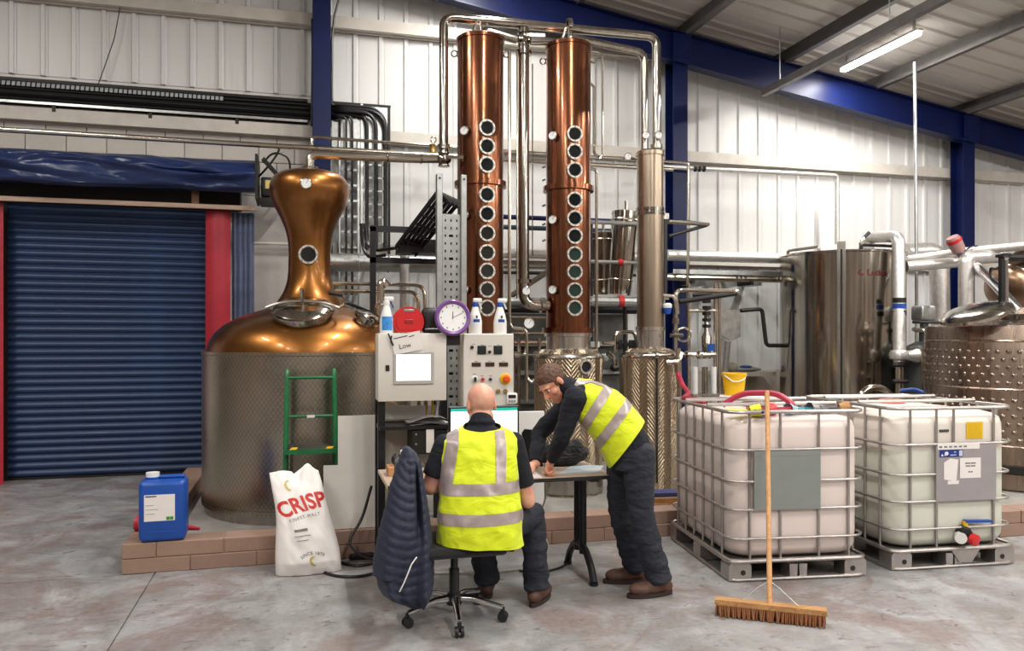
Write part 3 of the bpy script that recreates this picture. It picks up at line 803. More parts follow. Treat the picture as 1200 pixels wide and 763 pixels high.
pipe('vapour_pipe', 'polished riser from the first column top down to the second column', [(xv, yb, B.z-.12), (xv, yb, aY(613, 358, ROWY).z), (X2-.2, yb, aY(640, 358, ROWY).z)], .055, m_mirror, .13,
     rings=[(V((xv, yb, aY(613, 63, ROWY).z)), (0, 0, 1)), (V((xv, yb, aY(613, 330, ROWY).z)), (0, 0, 1)), (V((X2-.28, yb, aY(640, 358, ROWY).z)), (1, 0, 0))])
valve('butterfly_valve', 'chrome cross valve on the riser between the copper columns', (xv, yb, aY(613, 47, ROWY).z), (0, 0, 1), s=.08)
single('vapour_pipe', 'short polished pipe from the first copper column top to the cross valve', [(X1+.05, Y1, Z1+.02), (X1+.05, Y1, Z1+.1), (xv-.07, yb, aY(603, 47, ROWY).z)], .045, m_mirror, .06, n=14)
single('vapour_pipe', 'short thin pipe from the cross valve to the second copper column top', [(xv+.07, yb, aY(625, 52, ROWY).z), (X2-.14, Y2, aY(640, 53, ROWY).z+.03), (X2-.14, Y2, Z2-.0)], .022, m_mirror, .06, n=12)
single('vapour_pipe', 'polished pipe from the second copper column top down to the condenser', [(X2+.02, Y2, Z2+.03), (X2+.02, Y2, Z2+.1), (X3-.065, ROWY, aY(755, 62, ROWY).z), (X3-.065, ROWY, zt3)], .04, m_mirror, .1, n=14)
MB().tube([(xv, yb, B.z-.04), (xv, yb, B.z-.14)], .05, 14).build('pipe_tee', m_mirror, None, 'short polished tee joining the overhead pipe to the cross valve', 'pipe')
for u, lb in ((757, 'small dial gauge on the left pipe above the condenser'), (772, 'small dial gauge on the right pipe above the condenser')):
    q = aY(u, 159, ROWY-.06); tt = thing('dial_gauge', lb, 'gauge', q, 'dial gauges on the condenser pipes'); gauge(tt, q, camdir(q), .04, 'gauge_body')
# thin service lines beside the columns
for u, v0, v1_, rr, yy, lb in ((597, 57, 372, .017, 7.45, 'thin steel line close to the first copper column'), (606, 60, 350, .009, 7.5, 'very thin capillary line beside the thick riser'),
                          (624, 75, 300, .007, 7.75, 'hair thin line behind the thick riser')):
    a, b = aY(u, v0, yy), aY(u, v1_, yy); single('service_line', lb, [a, b] if u != 597 else [a, b, aY(598, 384, yy), aY(616, 386, yy), aY(617, 396, yy), aY(617, 470, yy)], rr, bend=.06)
single('service_line', 'thin line looping down beside the second copper column', [aY(692, 60, 7.7), aY(706, 62, 7.7), aY(706, 182, 7.7), aY(703, 186, 7.7)], .012)
single('service_line', 'thin line bending away from the upper second copper column', [aY(689, 97, 7.75), aY(696, 100, 7.75), aY(696, 180, 7.75), aY(702, 184, 7.75), aY(745, 186, 7.75)], .016)
single('service_line', 'long thin line falling beside the lower second copper column', [aY(690, 197, 7.7), aY(699, 199, 7.7), aY(699, 470, 7.7)], .016)
q = aY(736, 184, 7.7); tt = thing('dial_gauge', 'dial gauge on the horizontal line beside the condenser', 'gauge', q); gauge(tt, q, camdir(q), .04, 'gauge_body')
q = aY(620, 379, 7.45); tt = thing('dial_gauge', 'dial gauge hung between the lower ends of the copper columns', 'gauge', q); gauge(tt, q, camdir(q), .055, 'gauge_body')
q = aY(617, 341, 7.5); tt = thing('dial_gauge', 'dial gauge on the elbow of the thick riser', 'gauge', q); gauge(tt, q, camdir(q), .045, 'gauge_body')
# small wired probes on the back of second column
for k, v in enumerate((195, 210, 240, 262, 281)):
    q = aY(639, v, ROWY); MB().tube([q, q+V((-.03, .0, -.015))], .010, 8).build('temperature_probe', m_black, None, 'small black probe plugged into the side of the second column', 'probe', 'probes on the second copper column')
# ================================================================ wall services on the left
YT = 10.53
t = thing('cable_tray', 'black cable tray with edge slots painted as lit along the wall above the roller door', 'cable tray', (-2, YT, 4.4))
MB().box(-4.9, .1, YT-.085, YT+.02, 4.40, 4.405).build('tray_floor', m_dark, t)
MB().box(-4.9, .1, YT-.092, YT-.085, 4.395, 4.425).build('front_lip', m_galv, t)
MB().box(-4.9, .1, YT-.09, YT+.03, 4.655, 4.69).build('top_cover', m_dark, t)
MB().box(-4.9, .1, YT+.02, YT+.03, 4.4, 4.65).build('back_plate', m_dark, t)
x = -4.85; src = None
while x < -.9:
    if src is None: src = MB().obox((x, YT-.098, 4.595), (.036, 0, 0), (0, .022, .055), (0, .006, -.002)).build('slot', m_slot_light, t, smooth=False)  # tilted pale pieces imitate lit slots
    else:
        inst(src, (x+.017, FR[src].y, FR[src].z), t)
    x += .052
for x in (-3.9, -2.8, -1.75, -.75): MB().box(x-.02, x+.02, YT-.08, YT+.03, 4.32, 4.395).build('wall_bracket', m_dark, t)
k = 0
for u, zc, yy, rr in ((452, 4.63, 10.33, .022), (452, 4.585, 10.33, .026), (441, 4.55, 10.30, .026), (431, 4.52, 10.28, .024), (413, 4.50, 10.33, .016), (406, 4.475, 10.30, .014), (399, 4.455, 10.27, .014)):
    xe = aY(u, 200, yy).x
    if k == 0: xe += .01
    zb = aY(u, (292 if k < 4 else 345), yy).z
    yb_ = 10.47+.02*(k % 3); MB().tube([(-4.9, yb_, zc), (.38, yb_, zc), (.52 if k < 4 else .45, 10.40-.025*(k % 3), zc), (xe, 10.40-.025*(k % 3), zc), (xe, 10.40-.025*(k % 3), zb)], rr, 10, bend=.36 if k < 4 else .1, seg=8).build('cable', m_rubber, None,
        'black power cable from the wall tray bending down past the blue column', 'cable', 'black cables in the wall tray')
    k += 1
t = thing('tray_back_plate', 'galvanised mesh plate behind the bending black cables', 'cable tray', (.7, 10.45, 3.2))
a, b = aY(389, 124, 10.45), aY(456, 124, 10.45)
MB().box(a.x, b.x, 10.45, 10.46, 4.1, 4.67).build('corner_plate', m_galv, t)
MB().box(a.x, b.x+.02, 10.44, 10.455, 4.66, 4.69).build('top_edge', m_dark, t)
for u in (424, 456): q = aY(u, 200, 10.43); MB().box(q.x-.015, q.x+.015, 10.42, 10.46, 2.6, 4.68).build('side_rail', m_galv if u == 424 else m_dark, t)
for k in range(9): MB().box(aY(424, 0, 10.43).x, aY(456, 0, 10.43).x, 10.44, 10.45, 2.7+.17*k, 2.72+.17*k).build('rung', m_galv, t)
t = thing('cable_ladder', 'tall galvanised cable ladder on the wall beside the blue column', 'cable tray', (.5, 10.45, 2))
for u in (398, 420): q = aY(u, 300, 10.4); MB().box(q.x-.012, q.x+.012, 10.38, 10.46, 1.3, 4.2).build('side_rail', m_galv, t)
for k in range(14): MB().box(aY(398, 0, 10.4).x, aY(420, 0, 10.4).x, 10.41, 10.44, 1.4+.2*k, 1.43+.2*k).build('rung', m_galv, t)
# pipes along the left wall
pipe('wall_pipe', 'long bright steel pipe running along the wall above the blue tarpaulin', [(-4.9, 9.85, 3.935), (4.9, 9.85, 3.935)], .032, m_pipe, 0, rings=[(V((.2, 9.85, 3.935)), (1, 0, 0)), (V((3.2, 9.85, 3.935)), (1, 0, 0))])
single('wall_pipe', 'thinner pipe starting at the blue column just above the long bright pipe', [(.15, 9.9, 3.98), (.15, 9.9, 4.08), (2.9, 9.9, 4.06), (4.5, 9.9, 4.05)], .02)
q = V((1.62, 9.87, 4.03))
t = thing('brass_tap', 'small brass tap on the thinner wall pipe', 'tap', q)
MB().lathe([(0, -.08), (.05, -.06), (.035, 0), (.05, .04), (0, .06)], q, 12).build('tap_body', M('brass', (196, 160, 96), .3, .9), t)
MB().torus(q+V((0, -.02, .1)), (0, 1, 0), .035, .009, 12, 6).build('tap_wheel', m_pipe, t)
# hanging wire top left
MB().tube([aY(142, 2, 10.5), aY(134, 45, 10.5), aY(122, 80, 10.48), aY(115, 99, 10.45)], .006, 6).build('loose_wire', m_rubber, None, 'thin loose wire hanging down the cladding to the cable tray', 'wire')
single('loose_wire', 'black cable clipped down the left edge of the blue column', [aY(365.5, 22, 10.45), aY(366, 60, 10.45), aY(365, 148, 10.45)], .012, m_rubber)
single('loose_wire', 'black cable hanging beside the right edge of the blue column', [aY(397, 0, 10.3), aY(392, 18, 10.3), aY(389, 45, 10.3), aY(388.5, 122, 10.3)], .014, m_rubber)
# duct and service pipes behind the pot still
t = thing('ventilation_duct', 'galvanised round duct behind the pot still neck', 'duct', (1, 9.4, 2.5))
a, b = aY(380, 307, 9.4), aY(530, 309, 9.4)
MB().tube([(a.x-.4, 9.4, a.z), (b.x+.2, 9.4, a.z)], .105, 20).build('duct_tube', m_galv, t)
for u in (420, 455, 476): q = aY(u, 308, 9.4); MB().torus((q.x, 9.4, a.z), (1, 0, 0), .107, .008, 24, 6).build('duct_seam', m_galv, t)
for u in (400, 440, 510):
    q = aY(u, 307, 9.4); MB().box(q.x-.015, q.x+.015, 9.4, YB-.02, a.z+.1, a.z+.115).build('duct_bracket', m_galv, t)
single('lagged_riser', 'foil lagged vertical pipe rising to the duct behind the red reel', [(aY(474, 470, 9.2).x, 9.2, .1), aY(474, 296, 9.2)], .055, m_lag, n=14)
# black support frame
t = thing('support_frame', 'black steel tray frame between the pot still and perforated tray', 'frame', aY(437, 400, 8.4))
a = aY(437, 420, 8.4); MB().box(a.x-.03, a.x+.03, 8.37, 8.43, .1, aY(437, 266, 8.4).z).build('post', m_blackm, t)
z = aY(437, 268, 8.4).z
MB().box(a.x-.03, aY(515, 0, 8.4).x, 8.37, 8.43, z-.03, z+.03).build('rail', m_blackm, t)
MB().box(a.x-.03, aY(515, 0, 8.4).x, 8.37, 8.43, z-.36, z-.30).build('rail', m_blackm, t)
MB().box(aY(466, 0, 8.4).x, aY(515, 0, 8.4).x, 8.2, 8.6, z-.25, z-.2).build('tray_floor', m_dark, t)
MB().box(aY(466, 0, 8.4).x, aY(515, 0, 8.4).x, 8.19, 8.21, z-.25, z-.12).build('tray_side', m_dark, t)
# diagonal cable tray
t = thing('diagonal_tray', 'black diagonal cable tray falling from the perforated tray', 'cable tray', aY(465, 292, 8.3))
P0, P1 = aY(463, 287, 8.3), aY(512, 222, 7.1)
dv = P1-P0; wv = V((.22, .12, -.06))
[MB().obox(P0-V((0, 0, .05))+dv*(.05+.15*k), dv.normalized()*.025, wv, V((0, 0, .012))).build('tray_rung', m_dark, t) for k in range(7)]
MB().obox(P0-V((0, 0, .05)), dv, wv.normalized()*.012, V((0, 0, .05))).build('tray_side', m_dark, t)
MB().obox(P0-V((0, 0, .05))+wv, dv, wv.normalized()*.012, V((0, 0, .05))).build('tray_side', m_dark, t)
for k in range(5):
    o = wv*(.12+.19*k)
    MB().tube([P0+o-dv*.03, P1+o, P1+o+V((.10, -.02, -.12))], .019, 8, bend=.1).build('cable', m_rubber, None, 'black cable lying in the diagonal tray', 'cable', 'black cables in the diagonal tray')
for k, (u0, u1, v) in enumerate(((427, 452, 292), (423, 441, 300))):
    single('loose_wire', ('black cable loop swinging below the tray rail', 'lower black cable loop swinging below the tray rail')[k], [aY(u0, 262, 8.9), aY(u0+2, 285+6*k, 8.9), aY((u0+u1)/2, v+2, 8.8), aY(u1+10, v-1, 8.5)], .018, m_rubber, bend=.12)
# perforated vertical tray
YP = 6.75
ux0, ux1 = aY(511, 0, YP).x, aY(546, 0, YP).x
zt_, zb_ = aY(528, 205, YP).z, .85
t = thing('perforated_tray', 'tall grey perforated tray standing beside the first copper column', 'cable tray', ((ux0+ux1)/2, YP, zb_))
for x in (ux0, ux1-.05):
    MB().rbox(x, x+.05, YP-.04, YP+.03, zb_, zt_, .004, 1).build('side_rail', m_galv, t)
    MB().cyl((x+.025, YP-.041, zt_-.04), (x+.025, YP-.043, zt_-.04), .01, n=10).build('bolt_hole', m_ink, t)
xa, xb = ux0+.05, ux1-.05; nx = 13; nz = int((zt_-.32-zb_)/.022)
b = MB(); dx = (xb-xa)/nx; zs = [zb_+.022*i for i in range(nz+1)]
grid = {}
def gv(i, j):
    if (i, j) not in grid: grid[(i, j)] = len(b.v); b.v.append(V((xa+dx*i, YP, zs[j])))
    return grid[(i, j)]
for j in range(nz):
    for i in range(nx):
        hole = (i in (2, 6, 10) and j % 3 == 1) or (j % 9 == 4 and i in (5, 7)) 
        if not hole: b.f.append((gv(i, j), gv(i+1, j), gv(i+1, j+1), gv(i, j+1)))
b.build('perforated_plate', m_galv, t, smooth=False)
MB().box(xa, xb, YP+.06, YP+.065, zb_, zt_-.34).build('back_cover', m_dark, t)
for s in (ux0-.01, ux1-.05): MB().box(s, s+.06, YP+.03, YP+.09, .1, zb_+.3).build('foot_post', m_dark, t)
# small pipes with bends above the red reel
single('service_line', 'upper small pipe running right from behind the pot still then down', [aY(386, 332, 8.9), aY(497, 334, 8.9), aY(499, 372, 8.9), (aY(499, 372, 8.9).x, 8.9, .1)], .022, bend=.12)
single('service_line', 'lower small pipe running right from behind the pot still then down', [aY(391, 341, 8.9), aY(490, 342, 8.9), aY(491, 372, 8.9), (aY(491, 372, 8.9).x, 8.9, .1)], .022, bend=.12)
a = aY(446, 400, 7.3)
t = pipe('vent_pipe', 'hooked steel vent pipe rising beside the control cabinet', [(a.x, 7.3, .1), (a.x, 7.3, aY(446, 333, 7.3).z), aY(449, 330, 7.3), aY(454, 335, 7.3)], .035, m_pipe, .05)
MB().lathe([(.036, 0), (.05, .01), (.05, .16), (.036, .17)], aY(446, 378, 7.3), 16).build('threaded_union', m_pipe, t)
single('loose_wire', 'black cable running behind the pot still dome', [aY(398, 352, 8.6), aY(410, 356, 8.6), aY(434, 366, 8.5)], .018, m_rubber)
single('wall_rail', 'pale horizontal rail on the wall beside the strip curtain', [aY(294, 285, 10.4), aY(345, 286, 10.4)], .02, m_girt)
# ================================================================ services between and behind the columns
def hrun(name, label, u0, u1, v, Y, r, mat=None, cat='pipe', n=10):
    a = aY(u0, v, Y); b = aY(u1, v, Y)
    return MB().tube([(a.x, Y, a.z), (b.x, Y, a.z)], r, n).build(name, mat or m_pipe, None, label, cat)
hrun('wall_pipe', 'upper blue pipe crossing behind the copper columns', 588, 742, 254, 9.6, .03, m_blue)
hrun('wall_pipe', 'lower blue pipe crossing behind the copper columns', 588, 730, 266, 9.6, .03, M('dark_teal_pipe', (40, 60, 70), .35))
hrun('wall_pipe', 'grey lagged main behind the copper columns and condenser', 585, 760, 297, 9.75, .06, m_lag)
hrun('wall_pipe', 'steel pipe below the grey lagged main behind the columns', 585, 742, 312, 9.7, .03)
hrun('wall_pipe', 'dark pipe behind the elbow of the thick riser', 585, 745, 319, 9.5, .022, m_dark)
hrun('wall_pipe', 'thick grey pipe behind the lower copper columns', 582, 748, 353, 9.0, .05, m_galv)
hrun('wall_pipe', 'dark thick rail below the thick grey pipe behind the columns', 582, 745, 362, 9.2, .05, m_dark)
hrun('wall_pipe', 'thin pipe behind the cabinet with dials and the riser elbow', 598, 648, 372, 8.8, .018)
hrun('wall_pipe', 'pipe row crossing behind the hair of the leaning person', 600, 640, 391, 8.6, .02)
hrun('wall_pipe', 'thicker pipe row crossing behind the leaning person', 600, 640, 402, 8.6, .035)
single('service_line', 'slanting pipe behind the second copper column', [aY(600, 346, 9.2), aY(650, 313, 8.6)], .035)
t = thing('pipe_stand', 'dark sheet for wall shade with pipe clutter behind the stills', 'panel', aY(620, 430, 9.35))
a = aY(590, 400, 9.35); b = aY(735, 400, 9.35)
MB().box(a.x, b.x, 9.33, 9.37, .1, 1.95).build('shade_sheet', M('shadow_grey_panel', (96, 96, 92), .6, var=.2), t)  # dark grey sheet stands in for shade on the lower wall
for k in range(4):
    z = .5+.35*k; MB().box(a.x, b.x, 9.25, 9.33, z, z+.05).build('shelf_rail', m_galv, t)
for k in range(10):
    u = 604+13*k; q = aY(u, 410+random.uniform(-20, 30), 9.2)
    MB().lathe([(0, -.05), (.05, -.05), (.05, 0), (.03, .02), (.045, .06), (0, .07)], q, 12, (0, -1, 0)).build('pipe_fitting', random.choice([m_pipe, m_dark, m_galv]), t)
for u, lb in ((608, 'left'), (632, 'right')):
    single('service_line', 'vertical pipe with a cross handle %s of the riser below the dials' % ('on the near side' if lb == 'left' else 'on the far side'), [aY(u, 396, 8.0), (aY(u, 396, 8.0).x, 8.0, .1)], .02)
t = thing('cross_valve', 'steel manifold valve with cross handles beside the cabinet with dials', 'valve', aY(617, 416, 7.42))
q = aY(617, 416, 7.42)
MB().tube([q+V((-.13, 0, 0)), q+V((.13, 0, 0))], .016, 10).build('manifold', m_mirror, t)
for s in (-.1, .1): MB().lathe([(0, -.03), (.035, -.02), (.035, .02), (0, .03)], q+V((s, 0, 0)), 12, (1, 0, 0)).build('union', m_mirror, t)
MB().tube([q+V((0, 0, 0)), q+V((0, 0, -.22)), q+V((.05, 0, -.27)), q+V((.08, 0, -.24))], .016, 8, bend=.05).build('drip_tube', m_pipe, t)
# tilted steel churns on a rack behind
def churn(u, v0, v1_, ut, Y, r, label):
    a, b = aY(u, v1_, Y), aY(ut, v0, Y); ax = (b-a); L = ax.length
    t = thing('steel_churn', label, 'churn', a, 'steel churns on the rack behind the columns')
    MB().lathe([(0, 0), (r*.9, 0), (r*.93, .02), (r, .1), (r*1.08, L*.85), (r*1.08, L)], a, 36, ax).build('body', m_mirror, t)
    for h in (.18, L*.93): MB().torus(a+ax.normalized()*h, ax, r*1.04 if h < .3 else r*1.09, .01, 32, 6).build('hoop', m_pipe, t)
    MB().lathe([(r*1.12, L), (r*1.12, L+.03), (r*.5, L+.06), (0, L+.07)], a, 36, ax).build('lid', m_mirror, t)
    p = b+ax.normalized()*.07; MB().cyl(p, p+V((0, 0, .1)), .02, n=10).build('lid_knob', m_pipe, t)
    return t
churn(725, 252, 346, 733, 8.9, .15, 'tilted polished steel churn behind the condenser')
churn(707, 277, 346, 707, 9.2, .17, 'dull steel churn half hidden behind the second copper column')
t = thing('churn_rack', 'steel rack of three rails with red tags behind the columns', 'rack', (aY(722, 0, 8.7).x, 8.7, .1))
for v, rr in ((260, .025), (306.5, .022), (353, .06)):
    a, b = aY(692, v, 8.7), aY(750, v, 8.7)
    rl = MB().tube([(a.x, 8.7, a.z), (b.x, 8.7, a.z)], rr, 10).build('rack_rail', m_galv, t)
    if v > 300:
        q = aY(727, v, 8.7); MB().cyl((q.x-.03, 8.7, a.z), (q.x+.03, 8.7, a.z), rr+.012, n=12).build('red_tag', m_redp, rl)
for u, vt in ((732, 353), (750, 256), (693, 256)):
    a = aY(u, vt, 8.76); MB().tube([(a.x, 8.76, .1), (a.x, 8.76, a.z)], .02, 8).build('rack_post', m_blackm, t)
# small valves cluster left of condenser pot
t = thing('valve_cluster', 'cluster of looped pipes and hand valves between the two dimpled pots', 'valve', aY(732, 410, 7.9))
MB().tube([aY(721, 412, 7.9), aY(721, 392, 7.9), aY(727, 389, 7.9), aY(743, 389, 7.9), aY(746, 398, 7.9), aY(746, 412, 7.9)], .022, 10, bend=.06).build('loop_tube', m_pipe, t)
for u in (727, 733, 739, 743): q = aY(u, 404, 7.85); MB().lathe([(0, -.05), (.02, -.05), (.03, 0), (.02, .05), (0, .05)], q, 10).build('valve_body', m_dark if u % 2 else m_pipe, t)
MB().tube([aY(706, 402, 7.9), aY(728, 402, 7.9)], .02, 8).build('branch', m_pipe, t)
MB().tube([aY(712, 414, 7.9), aY(719, 420, 7.9), aY(722, 430, 7.85)], .03, 10).build('elbow', m_mirror, t)
MB().lathe([(0, 0), (.05, 0), (.05, .06), (0, .06)], aY(697, 407, 7.8), 12).build('white_connector', m_whitep, t)
# condenser side pipework with blue bowl
t = thing('condensate_line', 'bent steel line with a blue bowl filter beside the condenser', 'pipe', aY(790, 400, 7.6))
MB().tube([aY(776, 346, 7.55), aY(789, 347, 7.55), aY(792, 352, 7.55), aY(792, 408, 7.55)], .02, 10, bend=.05).build('tube', m_pipe, t)
q = aY(782, 362, 7.5); MB().lathe([(0, -.06), (.035, -.05), (.045, 0), (.045, .01)], q, 16).build('blue_bowl', m_bluep, t)
MB().lathe([(.046, .01), (.05, .04), (.03, .06), (0, .06)], q, 16).build('filter_head', m_whitep, t)
MB().tube([aY(794, 368, 7.6), aY(792, 345, 7.6), aY(796, 340, 7.6), aY(860, 341, 7.9), aY(864, 341.5, 7.9)], .022, 10, bend=.06).build('upper_arm', m_pipe, t)
for v in (376, 390): q = aY(792, v, 7.55); MB().lathe([(.02, -.03), (.035, -.03), (.035, .03), (.02, .03)], q, 12).build('union', m_mirror, t)
MB().tube([aY(786, 393, 7.4), aY(800, 393, 7.4)], .02, 8).build('handle', m_mirror, t)
MB().torus(aY(801, 392, 7.5), camdir(aY(801, 392, 7.5)), .07, .013, 20, 8).build('hand_wheel', m_pipe, t)
t = thing('drain_manifold', 'horizontal steel manifold with clamps across the condenser pot top', 'pipe', aY(770, 415, 7.2))
MB().tube([aY(752, 417, 7.25), aY(790, 416, 7.25), aY(838, 416, 7.5)], .022, 10).build('tube', m_pipe, t)
for u in (768, 796, 806, 820): q = aY(u, 416, 7.26); MB().lathe([(.02, -.018), (.042, -.018), (.042, .018), (.02, .018)], q, 14, (1, .1, 0)).build('clamp', m_mirror, t)
MB().tube([aY(780, 424, 7.15), aY(796, 424, 7.15), aY(798, 414, 7.2)], .026, 10, bend=.05).build('sample_arm', m_pipe, t)
MB().tube([aY(794, 408, 7.2), aY(794, 436, 7.2)], .03, 10).build('drain_leg', m_pipe, t)
# bracket arms right of the condenser
for k, (v, label) in enumerate(((262, 'upper cantilever bracket arm beside the condenser'), )):
    t = thing('wall_bracket', label, 'bracket', aY(783, v, 7.8))
    MB().tube([aY(783, v-2, 7.7), aY(830, v+1, 8.0)], .022, 8).build('arm', m_pipe, t)
    MB().tube([aY(783, v+15, 7.7), aY(828, v+2, 8.0)], .02, 8).build('strut', m_dark, t)
    MB().tube([aY(796, v-3, 8.4), aY(830, v+1, 8.0)], .02, 8).build('rear_arm', m_dark, t)
t = thing('wall_bracket', 'lower dark bracket shelf beside the condenser', 'bracket', aY(800, 350, 8.2))
MB().tube([aY(795, 354, 7.8), aY(862, 344, 8.2)], .028, 8).build('arm', m_dark, t)
MB().tube([aY(812, 346, 8.6), aY(862, 344, 8.2)], .024, 8).build('rear_arm', m_dark, t)
# filter stand of steel tube
t = thing('filter_stand', 'tall steel tube stand with striped filter housings behind the first tank container', 'stand', aY(825, 500, 8.3))
for u, Y in ((807, 8.3), (838, 8.3), (843, 8.7)):
    q = aY(u, 332, Y); MB().tube([(q.x, Y, 0.1 if q.x < 4.6 else 0), (q.x, Y, q.z)], .022, 10).build('post', m_pipe, t)
for v in (364, 417): MB().tube([aY(806, v, 8.3), aY(839, v, 8.3)], .022, 10).build('cross_tube', m_pipe, t)
q = aY(828, 395, 8.3)
MB().lathe([(0, -.25), (.05, -.25), (.06, 0), (.03, .06), (.03, .3), (0, .3)], q, 16).build('filter_housing', m_mirror, t)
for k in range(5): MB().lathe([(.032, -.02), (.05, -.02), (.05, .015), (.032, .015)], aY(828, 353+7.2*k, 8.3), 14).build('black_collar', m_black, t)
MB().lathe([(.062, -.03), (.066, -.03), (.066, .05), (.062, .05)], aY(830, 408, 8.3), 14).build('blue_label', m_bluep, t)
for u in (814, 826, 836):
    MB().tube([aY(u, 430, 8.25), aY(u, 472, 8.25)], .035, 12).build('glass_tube', m_whitep if u != 826 else m_mirror, t)
MB().box(aY(806, 0, 8.3).x, aY(841, 0, 8.3).x, 8.18, 8.42, aY(820, 461, 8.3).z-.02, aY(820, 461, 8.3).z).build('shelf', m_steel, t)
# steel service pipes in front of the cladding on the right
pipe('wall_pipe', 'white lagged pipe along the cladding that turns down to the big smooth tank', [aY(771, 195, 10.1), aY(981, 206, 10.1), aY(981, 286, 10.1)], .035, m_lag, .06)
for k in range(3): q = aY(815+5*k, 198, 10.06); MB().tube([q-V((.012, 0, 0)), q+V((.012, 0, 0))], .042, 12).build('pipe_marker', m_black, None, 'black marker band on the white lagged wall pipe', 'marker', 'black bands on the white lagged pipe')
single('wall_pipe', 'short bent pipe from the condenser top to the blue column', [aY(775, 189, 9.6), aY(806, 191, 9.6), aY(807, 200, 9.6), aY(806, 335, 9.6)], .022)
single('wall_pipe', 'thin steel conduit dropping from the roof behind the big smooth tank', [aY(1072, 73, 9.0), aY(1074, 350, 9.0), (aY(1074, 350, 9.0).x, 9.0, 0)], .022, m_galv, 0)
t = hrun('lagged_main', 'thick foil lagged main along the wall behind the stand', 781, 919, 299, 9.8, .075, m_lag, n=16)
hrun('wall_pipe', 'steel pipe under the lagged main with black marker bands', 781, 918, 325, 9.8, .045, m_pipe)
t = thing('mesh_tray', 'perforated steel tray between the lagged main and the pipe below', 'cable tray', aY(850, 311, 9.9))
a, b = aY(783, 307, 9.9), aY(925, 307, 9.9)
MB().box(a.x, b.x, 9.75, 10.05, a.z-.17, a.z-.16).build('tray_floor', m_galv, t)
MB().box(a.x, b.x, 9.745, 9.755, a.z-.17, a.z-.11).build('tray_lip', m_galv, t)
for x in (a.x+.3, a.x+1.2): MB().box(x, x+.04, 9.78, 10.15, a.z-.3, a.z-.17).build('bracket', m_dark, t)
for k in range(3): q = aY(862+5*k, 325, 9.8); MB().tube([(q.x-.015, 9.8, q.z), (q.x+.015, 9.8, q.z)], .049, 12).build('pipe_marker', m_black, None, 'black marker band on the steel pipe below the lagged main', 'marker', 'black bands on the pipe below the main')
for k in range(5): q = aY(800+22*k, 331, 10.2); MB().box(q.x-.03, q.x+.03, 10.15, 10.6, q.z-.05, q.z+.05).build('pipe_clip', m_galv, None, 'small grey clip fixing the wall pipes to the rail', 'clip', 'clips below the lagged main')
single('wall_pipe', 'bent dark pipe from the stained panel to the side of the big smooth tank', [aY(868, 364, 9.5), aY(893, 362, 9.5), aY(898, 405, 9.5), aY(916, 405, 9.5)], .028, m_dark, .06)
# stained panel, hanging tube, blue tool on ledge
a, b = aY(844, 363, 9.9), aY(868, 363, 9.9); zz1, zz0 = a.z, aY(844, 400, 9.9).z
MB().prism([(a.x, zz0+.1), (a.x+.17, zz0), (b.x, zz0+.06), (b.x, zz1), (a.x, zz1)], (0, 9.9, 0), (1, 0, 0), (0, 0, 1), (0, .02, 0)).build('hanging_cloth', m_stain, None, 'stained grey cloth hanging beside the filter stand', 'cloth')
single('drain_tube', 'pale sloping tube below the stained cloth', [aY(853, 398, 9.93), aY(849, 436, 10.2)], .05, m_lag, n=12)
a = aY(855, 437, 10.0); 
MB().box(aY(845, 0, 10.2).x, aY(905, 0, 10.2).x, 10.1, 10.56, a.z-.06, a.z).build('wall_ledge', m_dado, None, 'cream ledge on the low wall behind the yellow bucket', 'ledge')
t = thing('work_glove', 'grey and blue work glove lying on the cream ledge', 'glove', (aY(875, 0, 10.3).x, 10.3, a.z))
MB().ell((aY(875, 0, 10.3).x, 10.3, a.z+.035), (.24, .1, .035)).build('glove_palm', m_greyp, t); MB().ell((aY(873, 0, 10.3).x, 10.28, a.z+.075), (.1, .07, .02)).build('glove_back', m_bluep, t)
MB().ell((aY(857, 0, 10.3).x, 10.3, a.z+.07), (.1, .09, .07)).build('rag', M('beige_rag', (170, 160, 146), .9, bump=.6, bscale=20), None, 'crumpled beige rag lying on the cream ledge', 'rag')
# ================================================================ tanks on the right
p = aY(986, 395, 9.2); LX, LY = p.x, p.y; LD = LX*SN+LY*CS
Rr = 69/930*LD*.995
t = thing('storage_tank', 'tall smooth mirror steel storage tank with maker lettering', 'tank', (LX, LY, 0))
zt = 2.76
MB().lathe([(0, .25), (Rr, .25), (Rr, zt-.03), (Rr+.012, zt-.02), (Rr+.012, zt), (Rr-.03, zt+.01), (Rr-.03, zt-.06), (0, zt-.02)], (LX, LY, 0), 96).build('shell', m_mirror, t, origin=(LX, LY, 0))
for k in range(4):
    a = pi/4+k*pi/2; q = V((LX+cos(a)*Rr*.8, LY+sin(a)*Rr*.8, 0)); MB().cyl(q, q+V((0, 0, .27)), .06, n=16).build('leg', m_steel, t)
cd = camdir(V((LX, LY, 0)))
q = V((LX, LY, 0))+cd*(Rr+.02)
s = rotz(cd, pi/2)
MB().obox(q-s*.05-cd*.03+V((0, 0, .35)), s*.1, cd*.045, V((0, 0, zt+.1-.35))).build('level_gauge', m_steel, t)
MB().obox(q-s*.012+cd*.016+V((0, 0, .45)), s*.024, cd*.01, V((0, 0, zt-.35-.1))).build('gauge_tube', m_dark, t)
for ang, lb in ((-.75, 0), (.7, 1)):
    d0 = rotz(cd, ang-.38); d1 = rotz(cd, ang+.38); e0 = V((LX, LY, zt))+d0*Rr*.93; e1 = V((LX, LY, zt))+d1*Rr*.93
    MB().tube([e0, e0+V((0, 0, .06)), e1+V((0, 0, .06)), e1], .02, 8, bend=.04).build('lid_handle', m_dark if lb else m_pipe, t)
def cyl_bend(ang0, z0):
    return lambda x, y: V((LX, LY, z0+y))+rotz(cd, ang0+x/Rr)*(Rr+.003)
